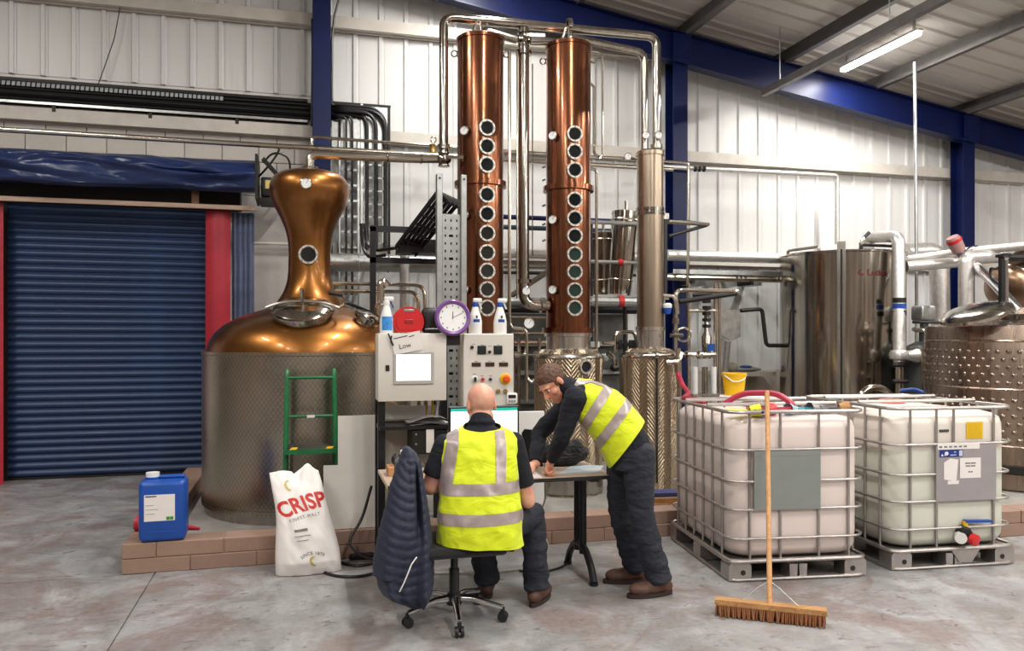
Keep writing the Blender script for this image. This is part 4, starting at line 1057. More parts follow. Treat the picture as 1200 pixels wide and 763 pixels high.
text_mesh('Letina', .115, m_redink if False else M('maroon_print', (84, 8, 20), .5), (0, 0, 0), (1, 0, 0), (0, 0, 1), 'lettering', t, cyl_bend(.56, aD(1026, 321, LD-.6).z), bold=.003)
f = cyl_bend(.29, aD(1010, 321, LD-.6).z)
pts = []
for i in range(13): a = radians(60+i*25); pts.append((.04*cos(a), .04*sin(a)))
for i in range(9): a = radians(330-i*27); pts.append((.018+.026*cos(a), .016+.026*sin(a)))
b = MB(); n_ = len(pts); b.add([f(x, y) for x, y in pts], [tuple(range(n_))]); b.build('logo', MATS['maroon_print'], t, smooth=False)
# probe on the tank top
q = V((LX-.14, LY-.55, zt))
t = thing('tank_probe', 'small angled valve handle standing on the rim of the big smooth tank', 'valve', q)
MB().tube([q, q+V((0, 0, .12)), q+V((.08, 0, .2))], .02, 8, bend=.03).build('stem', m_pipe, t); MB().tube([q+V((.05, 0, .17)), q+V((.13, 0, .24))], .024, 8).build('grip', m_dark, t)
# lagged pipe looping over the big tank and falling at its right side
YL = 8.3
t = pipe('lagged_pipe', 'white lagged pipe rising from the big smooth tank and falling at its side', [aY(1017, 295, 8.9), aY(1018, 278, 8.9), aY(1053, 277, YL), aY(1054, 380, YL-.1), aY(1054, 425, YL-.15)], .075, m_lag, .1, n=16)
for k, m in ((352, m_black), (359, m_bluep), (367, m_black)):
    q = aY(1054, k, YL-.08); MB().tube([q-V((0, 0, .03)), q+V((0, 0, .03))], .081, 16).build('pipe_marker', m, t)
MB().tube([aY(1054, 425, YL-.2), aY(1054, 470, YL-.2), (aY(1054, 470, YL-.2).x, YL-.2, 0)], .05, 12).build('lower_tube', m_pipe, t)
MB().lathe([(.05, -.06), (.11, -.05), (.12, 0), (.1, .06), (.05, .06)], aY(1054, 416, YL-.15), 18).build('union', m_lag, t)
MB().tube([aY(1056, 418, YL-.2), aY(1066, 417, YL-.3), aY(1075, 417, YL-.32)], [.04, .09], 14).build('lagged_stub', m_lag, t)
for v in (428, 447): MB().tube([aY(1046, v, YL-.25), aY(1064, v, YL-.25)], .025, 8).build('valve_handle', m_dark, t)
# big lagged pipe: along the back and down
single('lagged_main', 'thick foil lagged main turning down behind the dimpled right tank', [aY(1060, 296, 9.3), aY(1100, 294, 9.3), aY(1102, 380, 9.3), (aY(1102, 380, 9.3).x, 9.3, 0)], .13, m_lag, .22, n=20)
single('wall_pipe', 'upper steel pipe crossing towards the pump above the right tank', [aY(1060, 305, 8.7), aY(1122, 296, 8.3), aY(1240, 284, 7.4)], .055, m_lag, .05, n=14)
single('wall_pipe', 'lower steel pipe running to the lagged stand pipe', [aY(1062, 312.5, 8.5), aY(1124, 307, 8.3)], .07, m_lag, .05, n=14)
YS = 8.0
t = pipe('lagged_pipe', 'white lagged stand pipe with a right arm above the right tank lid', [aY(1132, 368, YS), aY(1132, 302, YS), aY(1172, 300, YS), aY(1176, 302, YS)], .085, m_lag, .07, n=16)
t = thing('pump_head', 'red and grey actuator head above the lagged stand pipe', 'pump', aY(1122, 300, 8.1))
q = aY(1120, 286, 8.1); ax = V((-.5, 0, .8)).normalized(); 
MB().lathe([(0, -.1), (.08, -.1), (.09, .06), (.07, .1), (0, .1)], q, 18, ax).build('housing', M('faded_red_housing', (166, 124, 120), .45, var=.2), t)
MB().lathe([(.05, -.16), (.05, -.09), (.0, -.09)], q, 14, ax).build('neck', m_greyp, t)
MB().lathe([(.092, .03), (.094, .05), (.09, .07)], q, 18, ax).build('red_band', m_redp, t)
single('loose_wire', 'black cable arching over the actuator head', [aY(1128, 296, 8.1), aY(1140, 287, 8.1), aY(1155, 291, 8.1), aY(1160, 297, 8.1)], .01, m_rubber, .1)
# dark vessel behind, between tanks
p = aY(1083, 395, 8.2); vx, vy = p.x, p.y
t = thing('pressure_vessel', 'dark grey dome topped pressure vessel between the two right tanks', 'vessel', (vx, vy, 0))
m_ves = M('grey_vessel_paint', (72, 74, 73), .42, .3, var=.12)
MB().lathe([(0, 0), (.27, 0), (.27, 1.35), (.25, 1.46), (.19, 1.55), (.1, 1.6), (0, 1.62)], (vx, vy, 0), 36).build('shell', m_ves, t)
MB().lathe([(.06, 1.6), (.06, 1.72), (.1, 1.72), (.1, 1.76), (.05, 1.78), (.05, 1.86), (0, 1.86)], (vx, vy, 0), 20).build('neck', m_ves, t)
MB().rbox(vx-.12, vx+.1, vy-.1, vy+.1, 1.86, 2.05, .03).build('motor', m_galv, t)
MB().tube([(vx-.3, vy-.15, 1.84), (vx+.2, vy-.15, 1.84)], .018, 8).build('handle_bar', m_dark, t)
MB().tube([aY(1070, 386, vy-.3), aY(1087, 388, vy-.3), aY(1090, 393, vy-.3), aY(1089, 402, vy-.3)], .025, 8, bend=.04).build('bent_pipe', m_pipe, t)
MB().cyl((vx-.26, vy-.26, 0), (vx-.26, vy-.26, 1.5), .018, n=8).build('side_pipe', m_pipe, t)
# ---- dimpled right tank
TX, TY, TR = 7.27, 6.54, .95
t = thing('dimple_tank', 'wide brownish steel tank with bands of raised dimples', 'tank', (TX, TY, .2))
zt = 1.78
MB().lathe([(0, .2), (TR-.02, .2), (TR, .22), (TR, zt-.04), (TR-.01, zt-.01), (TR-.05, zt), (.5, zt+.05), (0, zt+.06)], (TX, TY, 0), 96).build('shell', m_rtank, t, origin=(TX, TY, 0))
for z in (.62, 1.16, 1.62):
    MB().lathe([(TR, z-.012), (TR+.006, z), (TR, z+.012)], (TX, TY, 0), 96).build('weld_band', m_rtank, t)
MB().lathe([(TR+.002, .36), (TR+.03, .37), (TR+.03, .44), (TR+.002, .45)], (TX, TY, 0), 72).build('foot_band', m_dark, t)
b = MB()
cdt = camdir(V((TX, TY, 0)))
for band, rows in ((.68, 6), (1.22, 5)):
    for i in range(rows):
        for k in range(66):
            a = (k+.5*(i % 2))*2*pi/66
            d = V((cos(a), sin(a), 0))
            if d.dot(cdt) < -.1: continue
            c = V((TX, TY, band+i*.075))+d*TR; s_ = rotz(d, pi/2); o = len(b.v)
            b.v.append(c+d*.014)
            for m_ in range(6): b.v.append(c+(s_*cos(m_*pi/3)+V((0, 0, 1))*sin(m_*pi/3))*.016+d*.009)
            for m_ in range(6): b.v.append(c+(s_*cos(m_*pi/3)+V((0, 0, 1))*sin(m_*pi/3))*.026+d*.0002)
            b.f += [(o, o+1+m_, o+1+(m_+1) % 6) for m_ in range(6)]
            b.f += [(o+1+m_, o+7+m_, o+7+(m_+1) % 6, o+1+(m_+1) % 6) for m_ in range(6)]
b.build('dimples', m_rtank, t, kind='stuff', angle=80)
# manway + open lid lying on the top
q = V((TX, TY, 0))+rotz(cdt, -.5)*.55; q.z = zt+.03
mw = MB().lathe([(.26, -.06), (.28, -.06), (.28, .06), (.3, .06), (.3, .075), (.25, .08), (.25, -.06)], q+V((.35, 0, 0)), 36).build('manway_neck', m_mirror, t)
q2 = aY(1143, 366, 6.35)
R_ = Matrix.Rotation(radians(-24), 4, 'Y')
n = V((-.32, -.05, .9)).normalized()
ld = MB().lathe([(0, .05), (.2, .045), (.3, .02), (.33, 0), (.33, -.03), (.3, -.035), (0, -.02)][::-1], q2, 40, n).build('tank_lid', m_mirror, t)
MB().torus(q2-n*.035, n, .29, .014, 36, 6).build('seal', M('pink_seal', (206, 140, 122), .6), ld)
# black mast with tube, bracing pipe, brown drum behind
a = aY(1176, 372, 6.5)
t = thing('lid_mast', 'black and steel lifting post on top of the dimpled right tank', 'post', (a.x, 6.5, zt+.03))
MB().box(a.x-.045, a.x-.005, 6.48, 6.52, zt+.03, aY(1176, 300, 6.5).z).build('black_bar', m_blackm, t)
MB().tube([(a.x+.025, 6.5, zt+.03), (a.x+.025, 6.5, aY(1176, 305, 6.5).z)], .028, 10).build('steel_tube', m_chrome, t)
MB().rbox(a.x-.06, a.x+.06, 6.45, 6.55, aY(1176, 302, 6.5).z, aY(1176, 297, 6.5).z, .008, 1).build('cap', m_blackm, t)
single('brace_pipe', 'bright steel pipe slanting down to the dimpled right tank', [aY(1142, 309, 8.0), aY(1197, 366, 6.75)], .055, m_chrome, n=14)
single('loose_wire', 'black cable loop hanging beside the lifting post', [aY(1175, 310, 6.5), aY(1168, 316, 6.6), aY(1160, 313, 6.7), aY(1161, 327, 6.7), aY(1176, 337, 6.5)], .012, m_rubber, .12)
t = thing('tilted_drum', 'brown steel drum vessel tilted behind the right tank', 'vessel', aY(1190, 380, 8.6))
ax = V((.8, .15, .45)).normalized(); q = aY(1176, 348, 8.6)
MB().lathe([(0, -.02), (.12, -.01), (.25, .04), (.33, .12), (.36, .22), (.36, 1.2), (.0, 1.25)], q, 40, ax).build('shell', steel('brown_drum_steel', (150, 122, 100), .3), t)
MB().torus(q+ax*.22, ax, .365, .012, 36, 6).build('rim', m_pipe, t)
for s in (-.25, .3): c = q+ax*.6+V((s, 0, 0)); MB().tube([c, (c.x, c.y, 0)], .03, 8).build('leg', m_pipe, t)
single('rail_pipe', 'dark lumpy pipe along the wall right of the lifting post', [aY(1180, 302, 8.5), aY(1240, 303, 8.3)], .05, m_dark)
# hoses behind the second tank container
single('clear_hose', 'clear steel coloured hose arching behind the second container', [(aY(1005, 480, 7.0).x, 7.0, 0), aY(1005, 480, 7.0), aY(1010, 458, 7.0), aY(1028, 452, 7.0), aY(1044, 462, 7.0), aY(1050, 482, 7.0), (aY(1050, 482, 7.0).x, 7.0, 0)], .035, m_mirror, .18, 'hose', 12)
single('blue_hose', 'blue hose arching down behind the second container', [aY(1055, 458, 7.4), aY(1072, 456, 7.3), aY(1088, 463, 7.1), aY(1096, 482, 7.0)], .022, m_bluep, .15, 'hose', 10)
# ================================================================ control cabinets, rack and desk
YC = 5.70
def X_(u, Y): return aY(u, 395, Y).x
def Z_(u, v, Y): return aY(u or 540, v, Y).z
FX, FZ = V((1, 0, 0)), V((0, 0, 1))
# rack
t = thing('equipment_rack', 'black steel rack carrying the two control cabinets behind the desk', 'rack', (X_(525, 5.85), 5.85, 0))
xl, xm, xr = X_(446, YC)+.01, X_(524, 5.8), X_(604, 5.8)
for x in (xl, xm, xr):
    MB().box(x-.025, x+.025, 5.93, 5.98, 0, 1.66).build('post', m_blackm, t)
for x in (xl,): MB().box(x-.025, x+.025, 5.72, 5.77, 0, Z_(446, 470, 5.74)-.005).build('front_post', m_blackm, t)
MB().box(xl, xr, 5.935, 5.975, Z_(480, 497, 5.9)-.03, Z_(480, 497, 5.9)+.02).build('shelf_rail', m_blackm, t)
zs_ = Z_(480, 498, 5.75)
MB().box(xl-.02, xm, 5.66, 5.97, zs_-.025, zs_).build('shelf', m_blackm, t)
MB().box(xl, xr, 5.94, 5.97, .1, .15).build('low_rail', m_blackm, t)
MB().box(xl+.03, xm-.02, 5.985, 5.99, zs_+.02, zs_+.12).build('cable_duct', m_whitep, t)
MB().box(xl+.03, xm+.1, 5.985, 5.99, zs_-.32, zs_-.04).build('rear_plate', m_dado, t)
for u, m in ((500, m_timber), (507, M('yellow_cable', (200, 160, 40), .5))):
    MB().tube([(X_(u, 5.88), 5.88, Z_(u, 468, 5.88)), (X_(u, 5.88), 5.88, zs_)], .009, 8).build('conduit', m, t)
# cabinet with touch screen
x0, x1, z0, z1 = X_(443, YC), X_(523, YC), Z_(480, 470, YC), Z_(480, 390.5, YC)
t = thing('control_cabinet', 'off white control cabinet with a lit touch screen', 'cabinet', ((x0+x1)/2, YC+.1, z0))
MB().rbox(x0, x1, YC+.012, YC+.21, z0, z1, .006, 1).build('case', m_white, t)
dr_ = MB().rbox(x0, x1, YC-.012, YC+.01, z0, z1, .006, 2).build('door', m_white, t)
MB().rbox(X_(451.5, YC), X_(451.5, YC)+.028, YC-.02, YC-.011, Z_(0, 434, YC), Z_(0, 427, YC), .004, 1).build('lock', m_black, dr_)
sx0, sx1, sz0, sz1 = X_(460.5, YC), X_(508, YC), Z_(0, 449.5, YC), Z_(0, 412, YC)
sc_ = MB().rbox(sx0, sx1, YC-.024, YC-.011, sz0, sz1, .005, 1).build('screen_bezel', M('bezel_grey', (176, 172, 166), .4), t)
a0, a1, b0, b1 = X_(464, YC), X_(504, YC), Z_(0, 445, YC), Z_(0, 415, YC)
MB().box(a0, a1, YC-.0255, YC-.024, b0, b1).build('screen', m_screen, sc_)
for du, dv in ((.2, .78), (.54, .78), (.9, .76), (.2, .62), (.54, .62), (.1, .46), (.1, .3)):
    x = a0+(a1-a0)*du; z = b0+(b1-b0)*dv; MB().box(x-.006, x+.006, YC-.0262, YC-.0255, z-.003, z+.003).build('screen_mark', m_inkf, sc_)
# note taped on
t = thing('paper_note', 'handwritten paper note clipped over the touch screen cabinet', 'note', (X_(478, YC), YC-.03, Z_(0, 413, YC)))
c = V((X_(476.5, YC), YC-.032, Z_(0, 401.5, YC))); ux = V((cos(.19), 0, sin(.19))); uz = V((-sin(.19), 0, cos(.19)))
MB().obox(c-ux*.105-uz*.068, ux*.21, uz*.136, V((0, .002, 0))).build('sheet', m_paper, t)
for k, (a, b, x, z) in enumerate(((-.09, .01, .042, .045), (.02, .06, .036, .036))):
    MB().obox(c+ux*a+uz*x-V((0, .001, 0)), ux*(b-a)+uz*.004, uz*.006, V((0, -.0006, 0))).build('pen_stroke', m_ink, t)
text_mesh('Low', .05, m_ink, c-V((0, .0012, 0))+uz*-.02-ux*.02, ux, uz, 'handwriting', t)
MB().tube([c-ux*.1+uz*.07+V((0, -.004, 0)), c-ux*.115+uz*.03+V((0, -.006, 0)), c-ux*.1-uz*.01+V((0, -.005, 0)), c-ux*.12+uz*.09], .006, 6, bend=.02).build('clip', m_black, t)
ztop = z1
# cabinet with dials
x0, x1, z0b, z1b = X_(543, YC), X_(602, YC), Z_(570, 477, YC), Z_(570, 391, YC)
t = thing('control_cabinet', 'off white control cabinet with dials, lamps and emergency stop button', 'cabinet', ((x0+x1)/2, YC+.1, z0b))
MB().rbox(x0, x1, YC+.0, YC+.21, z0b, z1b, .006, 1).build('case', m_white, t)
def onC(u, v, dy=0): p = aY(u, v, YC); return V((p.x, YC-dy, p.z))
for u in (564.5, 583.5):
    c = onC(u, 410); MB().rbox(c.x-.032, c.x+.032, YC-.012, YC+.002, c.z-.032, c.z+.032, .003, 1).build('controller', m_black, t)
    MB().box(c.x-.024, c.x+.024, YC-.0135, YC-.012, c.z+.0, c.z+.02).build('controller_display', m_glass_g, t)
for u in (558, 574, 590):
    c = onC(u, 427); MB().rbox(c.x-.034, c.x+.034, YC-.008, YC+.002, c.z-.015, c.z+.015, .002, 1).build('panel_meter', M('brown_display', (64, 40, 34), .3), t)
def knob(u, v, r, mat, dep=.02, nm='button', ring=None):
    c = onC(u, v); g = MB().lathe([(0, dep), (r*.85, dep), (r, dep*.6), (r, -.002), (0, -.002)][::-1], c, 20, (0, -1, 0)).build(nm, mat, t)
    return g
knob(573.5, 412.5, .012, m_black, .02, 'selector_knob'); knob(553, 407, .013, m_black, .016, 'key_switch')
k_ = knob(556.5, 444, .024, m_whitep, .006, 'selector_plate'); c = onC(556.5, 444, .006); MB().rbox(c.x-.008, c.x+.008, c.y-.02, c.y, c.z-.02, c.z+.014, .003, 1).build('selector_knob', m_black, t)
knob(565.5, 444.5, .013, m_redp); knob(574.5, 444.5, .011, M('dark_blue_button', (30, 30, 70), .4))
e_ = knob(592, 444, .042, m_yellow, .012, 'emergency_plate'); c = onC(592.5, 444, .012)
MB().lathe([(0, .035), (.02, .034), (.026, .025), (.024, .0)][::-1], c, 20, (0, -1, 0)).build('emergency_button', M('orange_red_button', (226, 84, 30), .4), t)
for u in (583.5, 592): knob(u, 458.5, .017, M('brass_terminal', (176, 150, 90), .35, .7), .02, 'brass_switch')
for u in (556, 565, 574): knob(u, 456, .004, m_ink, .002, 'label_dot')
for u, v in ((555, 403), (565, 404), (574, 405), (584, 404), (558, 423), (574, 423), (590, 423), (556, 438), (565, 440), (575, 440)):
    c = onC(u, v+.5); MB().box(c.x-.012, c.x+.012, YC-.001, YC, c.z-.002, c.z+.002).build('caption', m_inkf, t)
t2 = thing('digital_timer', 'small white digital timer stuck on the corner of the dial cabinet', 'timer', onC(600, 467))
c = onC(599, 466.5)
MB().rbox(c.x-.04, c.x+.045, YC-.024, YC-.001, c.z-.045, c.z+.04, .012, 2).build('timer_case', m_whitep, t2)
MB().box(c.x-.027, c.x+.03, YC-.0255, YC-.024, c.z+.0, c.z+.025).build('timer_display', m_black, t2)
for k in range(3): MB().box(c.x-.026+.02*k, c.x-.013+.02*k, YC-.026, YC-.024, c.z-.03, c.z-.015).build('timer_key', m_greyp, t2)
# things on top of the cabinets
def spray(u, label, body, trig, zb, face=1, lab=None, bl=m_bluep):
    x = X_(u, YC+.09); y = YC+.09
    t = thing('spray_bottle', label, 'bottle', (x, y, zb), 'spray bottles on the cabinets')
    MB().lathe([(0, 0), (.047, 0), (.05, .01), (.05, .09), (.042, .13), (.024, .19), (.018, .21), (.018, .225), (0, .225)], (x, y, zb), 20).build('bottle', body, t)
    MB().lathe([(.022, .2), (.024, .225), (.022, .235), (0, .235)], (x, y, zb), 14).build('collar', trig, t)
    MB().rbox(x-.018-.012*(face < 0), x+.05*face if face > 0 else x+.018, y-.015, y+.015, zb+.232, zb+.265, .008, 2).build('spray_head', m_whitep, t) if face > 0 else \
        MB().rbox(x-.05, x+.018, y-.015, y+.015, zb+.232, zb+.265, .008, 2).build('spray_head', m_whitep, t)
    MB().obox((x+.02*face, y-.006, zb+.235), (.012*face, 0, 0), (0, .012, 0), (.022*face, 0, -.05)).build('trigger', m_whitep if trig is not m_whitep else m_bluep, t)
    if lab: 
        fb = lambda r_, z_, a: V((x+r_*sin(a), y-r_*cos(a), z_))
        MB().grid(lambda s, q: fb(.0505, zb+.085+.022*q, -.5+1.0*s), 8, 1).build('label_band', bl, t)
        MB().grid(lambda s, q: fb(.05-.004*q, zb+.115+.02*q, -.12+.3*s), 4, 1).build('label_mark', m_ink, t)
    else:
        MB().grid(lambda s, q: V((x+.0506*sin(-.8+1.6*s), y-.0506*cos(-.8+1.6*s), zb+.02+.1*q)), 8, 1).build('label_band', M('sky_blue_label', (60, 140, 210), .4, var=.3, scale=30), t)
spray(453, 'white and sky blue spray bottle at the end of the touch screen cabinet', m_whitep, m_whitep, ztop)
spray(557, 'white spray bottle with blue collar beside the purple clock', m_whitep, m_bluep, z1b, 1, True)
spray(586, 'white spray bottle with blue collar in front of the copper column edge', m_whitep, m_bluep, z1b, 1, True)
# red cable reel (round plastic case with hand slot)
c = V((X_(479, YC+.06), YC+.06, ztop)); r = .112
t = thing('red_case', 'round red plastic case with hand slot on the touch screen cabinet', 'case', c)
poly = []
for i in range(25):
    a = radians(-42+264*i/24); poly.append((r*cos(a), .082+r*sin(a)))
zc = .155
outer = [(p, max(0, q)) for p, q in poly]
b = MB(); b.prism(outer, c, FX, FZ, (0, .1, 0)); b.build('case_shell', m_redp, t)
b = MB(); b.prism([(r*.8*cos(radians(-40+260*i/24)), .082+r*.8*sin(radians(-40+260*i/24))) for i in range(25)], c-V((0, .008, 0)), FX, FZ, (0, .01, 0)); b.build('raised_disc', m_redp, t)
MB().rbox(c.x-.04, c.x+.04, c.y-.012, c.y-.002, c.z+.155, c.z+.178, .008, 2).build('hand_slot', m_greyp, t)
MB().rbox(c.x-.03, c.x+.03, c.y-.016, c.y-.008, c.z+.07, c.z+.1, .004, 1).build('badge', M('dark_red_badge', (150, 26, 30), .4), t)
c = V((X_(506, YC+.13), YC+.135, ztop))
t = thing('black_case', 'rounded black plastic case between the red case and the purple clock', 'case', c)
MB().rbox(c.x-.075, c.x+.085, c.y-.06, c.y+.06, c.z, c.z+.19, .035, 3).build('case_shell', m_black, t)
MB().rbox(c.x-.06, c.x+.07, c.y-.066, c.y-.058, c.z+.03, c.z+.035, .002, 1).build('groove', m_greyp, t)
# wall clock propped between cabinets
c = V((X_(530.5, YC-.045), YC-.045, Z_(0, 372.5, YC-.045)))
t = thing('wall_clock', 'purple framed round clock propped between the two control cabinets', 'clock', c-V((0, 0, .13)))
fn = V((0, -1, .12)).normalized()
MB().lathe([(0, -.03), (.125, -.03), (.131, -.015), (.131, .01), (.12, .025), (.105, .02), (.1, .008)], c, 48, fn).build('clock_frame', m_purple, t)
MB().lathe([(0, .008), (.104, .008)], c, 48, fn).build('clock_face', m_dial, t)
xa = V((1, 0, 0)); ya = fn.cross(xa); ya = -ya if ya.z < 0 else ya
for h in range(12):
    a = h*pi/6; q = c+fn*.0085+(xa*sin(a)+ya*cos(a))*.086
    MB().obox(q-xa*.004-ya*.006, xa*.008, ya*.012, fn*.0006).build('hour_mark', m_inkf, t)
for a, L, wd in ((0.03, .055, .004), (1.13, .085, .003)):
    d = xa*sin(a)+ya*cos(a); s = d.cross(fn)
    MB().obox(c+fn*.0095-s*wd/2-d*.01, s*wd, d*L, fn*.001).build('clock_hand', m_ink, t)
MB().box(c.x-.05, c.x+.06, YC-.01, YC+.03, c.z-.2, c.z-.11).build('clock_ledge', m_dark, t)
# ---------------------------------------------------------------- desk
DZ = .75
t = thing('work_desk', 'beige topped desk with black tubular end legs', 'desk', (1.26, 5.2, 0))
MB().rbox(.52, 2.02, 4.88, 5.50, DZ-.026, DZ, .004, 1).build('desk_top', m_desk, t)
MB().box(.524, 2.016, 4.876, 4.881, DZ-.025, DZ-.001).build('edge_strip', m_black, t)
MB().box(2.018, 2.024, 4.88, 5.5, DZ-.025, DZ-.001).build('edge_strip', m_black, t)
for x in (.62, 1.90):
    for y in (5.19, 5.30): MB().cyl((x, y, .16), (x, y, DZ-.03), .026, n=14).build('leg_post', m_blackm, t)
    MB().box(x-.03, x+.03, 4.96, 5.44, DZ-.055, DZ-.026).build('top_bracket', m_blackm, t)
    pts = [(x, 4.98, .018), (x, 5.02, .10), (x, 5.14, .20), (x, 5.245, .22), (x, 5.35, .20), (x, 5.47, .10), (x, 5.51, .018)]
    MB().tube(pts, .025, 10, bend=.06).build('foot_bar', m_blackm, t)
    for y in (4.98, 5.51): MB().cyl((x, y, 0), (x, y, .02), .03, n=12).build('foot_pad', m_blackm, t)
MB().box(.66, 1.86, 5.24, 5.27, DZ-.09, DZ-.05).build('stretcher', m_blackm, t)
# monitor
YM = 5.22
t = thing('computer_monitor', 'black framed monitor with a lit white page behind the seated person', 'monitor', (X_(567, YM), YM, DZ))
x0, x1, z0, z1 = X_(526, YM), X_(608.5, YM), Z_(0, 536, YM), Z_(0, 476.5, YM)
MB().rbox(x0, x1, YM, YM+.035, z0, z1, .006, 1).build('frame', m_black, t)
MB().box(x0+.014, x1-.014, YM-.0015, YM, z0+.02, z1-.034).build('screen', m_screen, t)
MB().box(x0+.014, x1-.014, YM-.0015, YM, z1-.033, z1-.014).build('screen_title_bar', m_teal, t)
MB().box((x0+x1)/2-.03, (x0+x1)/2+.03, YM+.035, YM+.06, DZ+.01, z0+.15).build('stand_neck', m_black, t)
MB().rbox((x0+x1)/2-.11, (x0+x1)/2+.11, YM-.06, YM+.13, DZ, DZ+.014, .005, 1).build('stand_base', m_black, t)
# keyboard in front (hidden by the seated person mostly)
t = thing('keyboard', 'black keyboard on the desk in front of the monitor', 'keyboard', (1.13, 4.98, DZ))
MB().rbox(.93, 1.34, 4.915, 5.05, DZ, DZ+.018, .004, 1).build('keyboard_base', m_black, t)
for r_ in range(4): 
    for c_ in range(12): MB().box(.945+.032*c_, .972+.032*c_, 4.925+.03*r_, 4.95+.03*r_, DZ+.018, DZ+.024).build('key', m_dark, t)
# papers and other desk things
def sheet(name, label, pts, mat, z=DZ, th=.0015, cat='paper'):
    w_ = [aZ(u, v, z) for u, v in pts]
    b = MB(); n_ = len(w_); b.add([V((p.x, p.y, z+.0005)) for p in w_]+[V((p.x, p.y, z+th+.0005)) for p in w_],
        [tuple(range(n_-1, -1, -1)), tuple(range(n_, 2*n_))]+[(i, (i+1) % n_, n_+(i+1) % n_, n_+i) for i in range(n_)])
    return b.build(name, mat, None, label, cat, smooth=False)
sheet('paper_sheet', 'white sheet of paper by the hand of the leaning person', [(598, 561), (636, 560), (618, 546), (600, 546)][::1], m_paper)
sheet('paper_sheet', 'white sheet at the desk end near the touch screen cabinet', [(452, 556), (476, 560), (480, 549), (458, 546)], m_paper)
sheet('drawing_sheet', 'pale blue grey drawing lying under the leaning person', [(655, 555), (700, 554), (708, 546), (672, 545)], M('blueprint_paper', (176, 186, 192), .7))
MB().rbox(.56, .72, 5.2, 5.34, DZ, DZ+.06, .004, 1).build('cardboard_box', M('cardboard', (186, 138, 92), .8), None, 'small brown cardboard box on the desk end beside the rack', 'box')
t = thing('desk_camera', 'small black and white gadget on top of the cardboard box', 'gadget', (.66, 5.27, DZ+.06))
MB().ell((.62, 5.27, DZ+.10), (.035, .035, .04)).build('gadget_body', m_black, t); MB().ell((.69, 5.26, DZ+.105), (.04, .03, .045)).build('gadget_side', m_dark, t)
MB().cyl((.66, 5.25, DZ+.13), (.66, 5.24, DZ+.16), .018, n=12).build('gadget_lens', m_whitep, t)
t = thing('computer_box', 'black computer box with a white card below the rack shelf', 'computer', (.93, 5.8, zs_-.26))
a, b = X_(482, 5.7), X_(524, 5.7)
MB().rbox(a, b, 5.67, 5.93, Z_(0, 530, 5.7), zs_-.027, .008, 1).build('computer_case', m_black, t)
MB().box(X_(499.5, 5.67), X_(508.5, 5.67), 5.664, 5.67, Z_(0, 529, 5.67), Z_(0, 502, 5.67)).build('white_card', m_paper, t)
for k in range(3): MB().cyl((a+.03, 5.669, zs_-.06-.07*k), (a+.03, 5.665, zs_-.06-.07*k), .007, n=10).build('port', m_greyp, t)
t = thing('paper_stack', 'untidy stack of papers and sleeves on the rack shelf', 'papers', (X_(498, 5.75), 5.78, zs_))
for k in range(6):
    a = X_(476+random.uniform(-3, 6), 5.75); zz_ = zs_+.001+.006*k
    MB().grid(lambda s, q: V((a+.27*s, 5.68+.2*q, zz_+.03*sin(pi*s)*(k/6)+.012*sin(3*s+k))), 8, 2).build('paper', (m_paper, m_greyp, m_lag)[k % 3], t)
# white board standing on the kerb behind the monitor
MB().rbox(X_(599, 6.12), X_(637, 6.12), 6.10, 6.125, .216, Z_(618, 482, 6.12), .003, 1).build('white_board', m_whitep, None, 'tall white board standing on the kerb behind the monitor', 'board')
# black desk speaker
xs, ys = X_(627, 5.3), 5.33
t = thing('desk_speaker', 'curved black panel speaker standing on the desk beside the monitor', 'speaker', (xs, ys, DZ))
lean = V((-.03, .0, .26))
MB().prism([(-.05, 0), (.07, 0), (.075, .2), (.055, .25), (-.04, .262), (-.065, .235), (-.07, .06)], (xs, ys, DZ), (1, .15, 0), (-.08, .1, 1), (.008, .035, 0)).build('speaker_shell', m_black, t)
MB().prism([(-.1, 0), (-.03, 0), (-.05, .2), (-.09, .2)], (xs, ys+.04, DZ), (1, .15, 0), (0, 0, 1), (0, .05, 0)).build('speaker_back', m_dark, t)
# black bag heap
def lump(u, v, n_): return 0
t = thing('black_bag', 'crumpled black bag lying on the desk behind the arm of the leaning person', 'bag', (1.74, 5.36, DZ))
b = MB(); b.ell((1.815, 5.37, DZ+.07), (.19, .105, .085), 40, 20)
for q in b.v:
    k_ = .022*sin(23*q.x+9*q.z)+.016*sin(31*q.y+17*q.z+5*q.x)+.012*sin(60*q.x)
    q += V((0, -.3*k_, k_)); q.z = max(q.z, DZ+.002)
b.build('bag_body', cloth('black_nylon', (9, 9, 12), .6, .6, 14, .0), t, angle=80)
MB().tube([(1.70, 5.34, DZ+.12), (1.74, 5.3, DZ+.2), (1.8, 5.32, DZ+.19), (1.86, 5.33, DZ+.13)], .012, 8, bend=.05).build('strap', m_black, t)
MB().rbox(1.70, 1.76, 5.3, 5.36, DZ+.125, DZ+.165, .01, 1).build('bottle_cap', m_whitep, t)
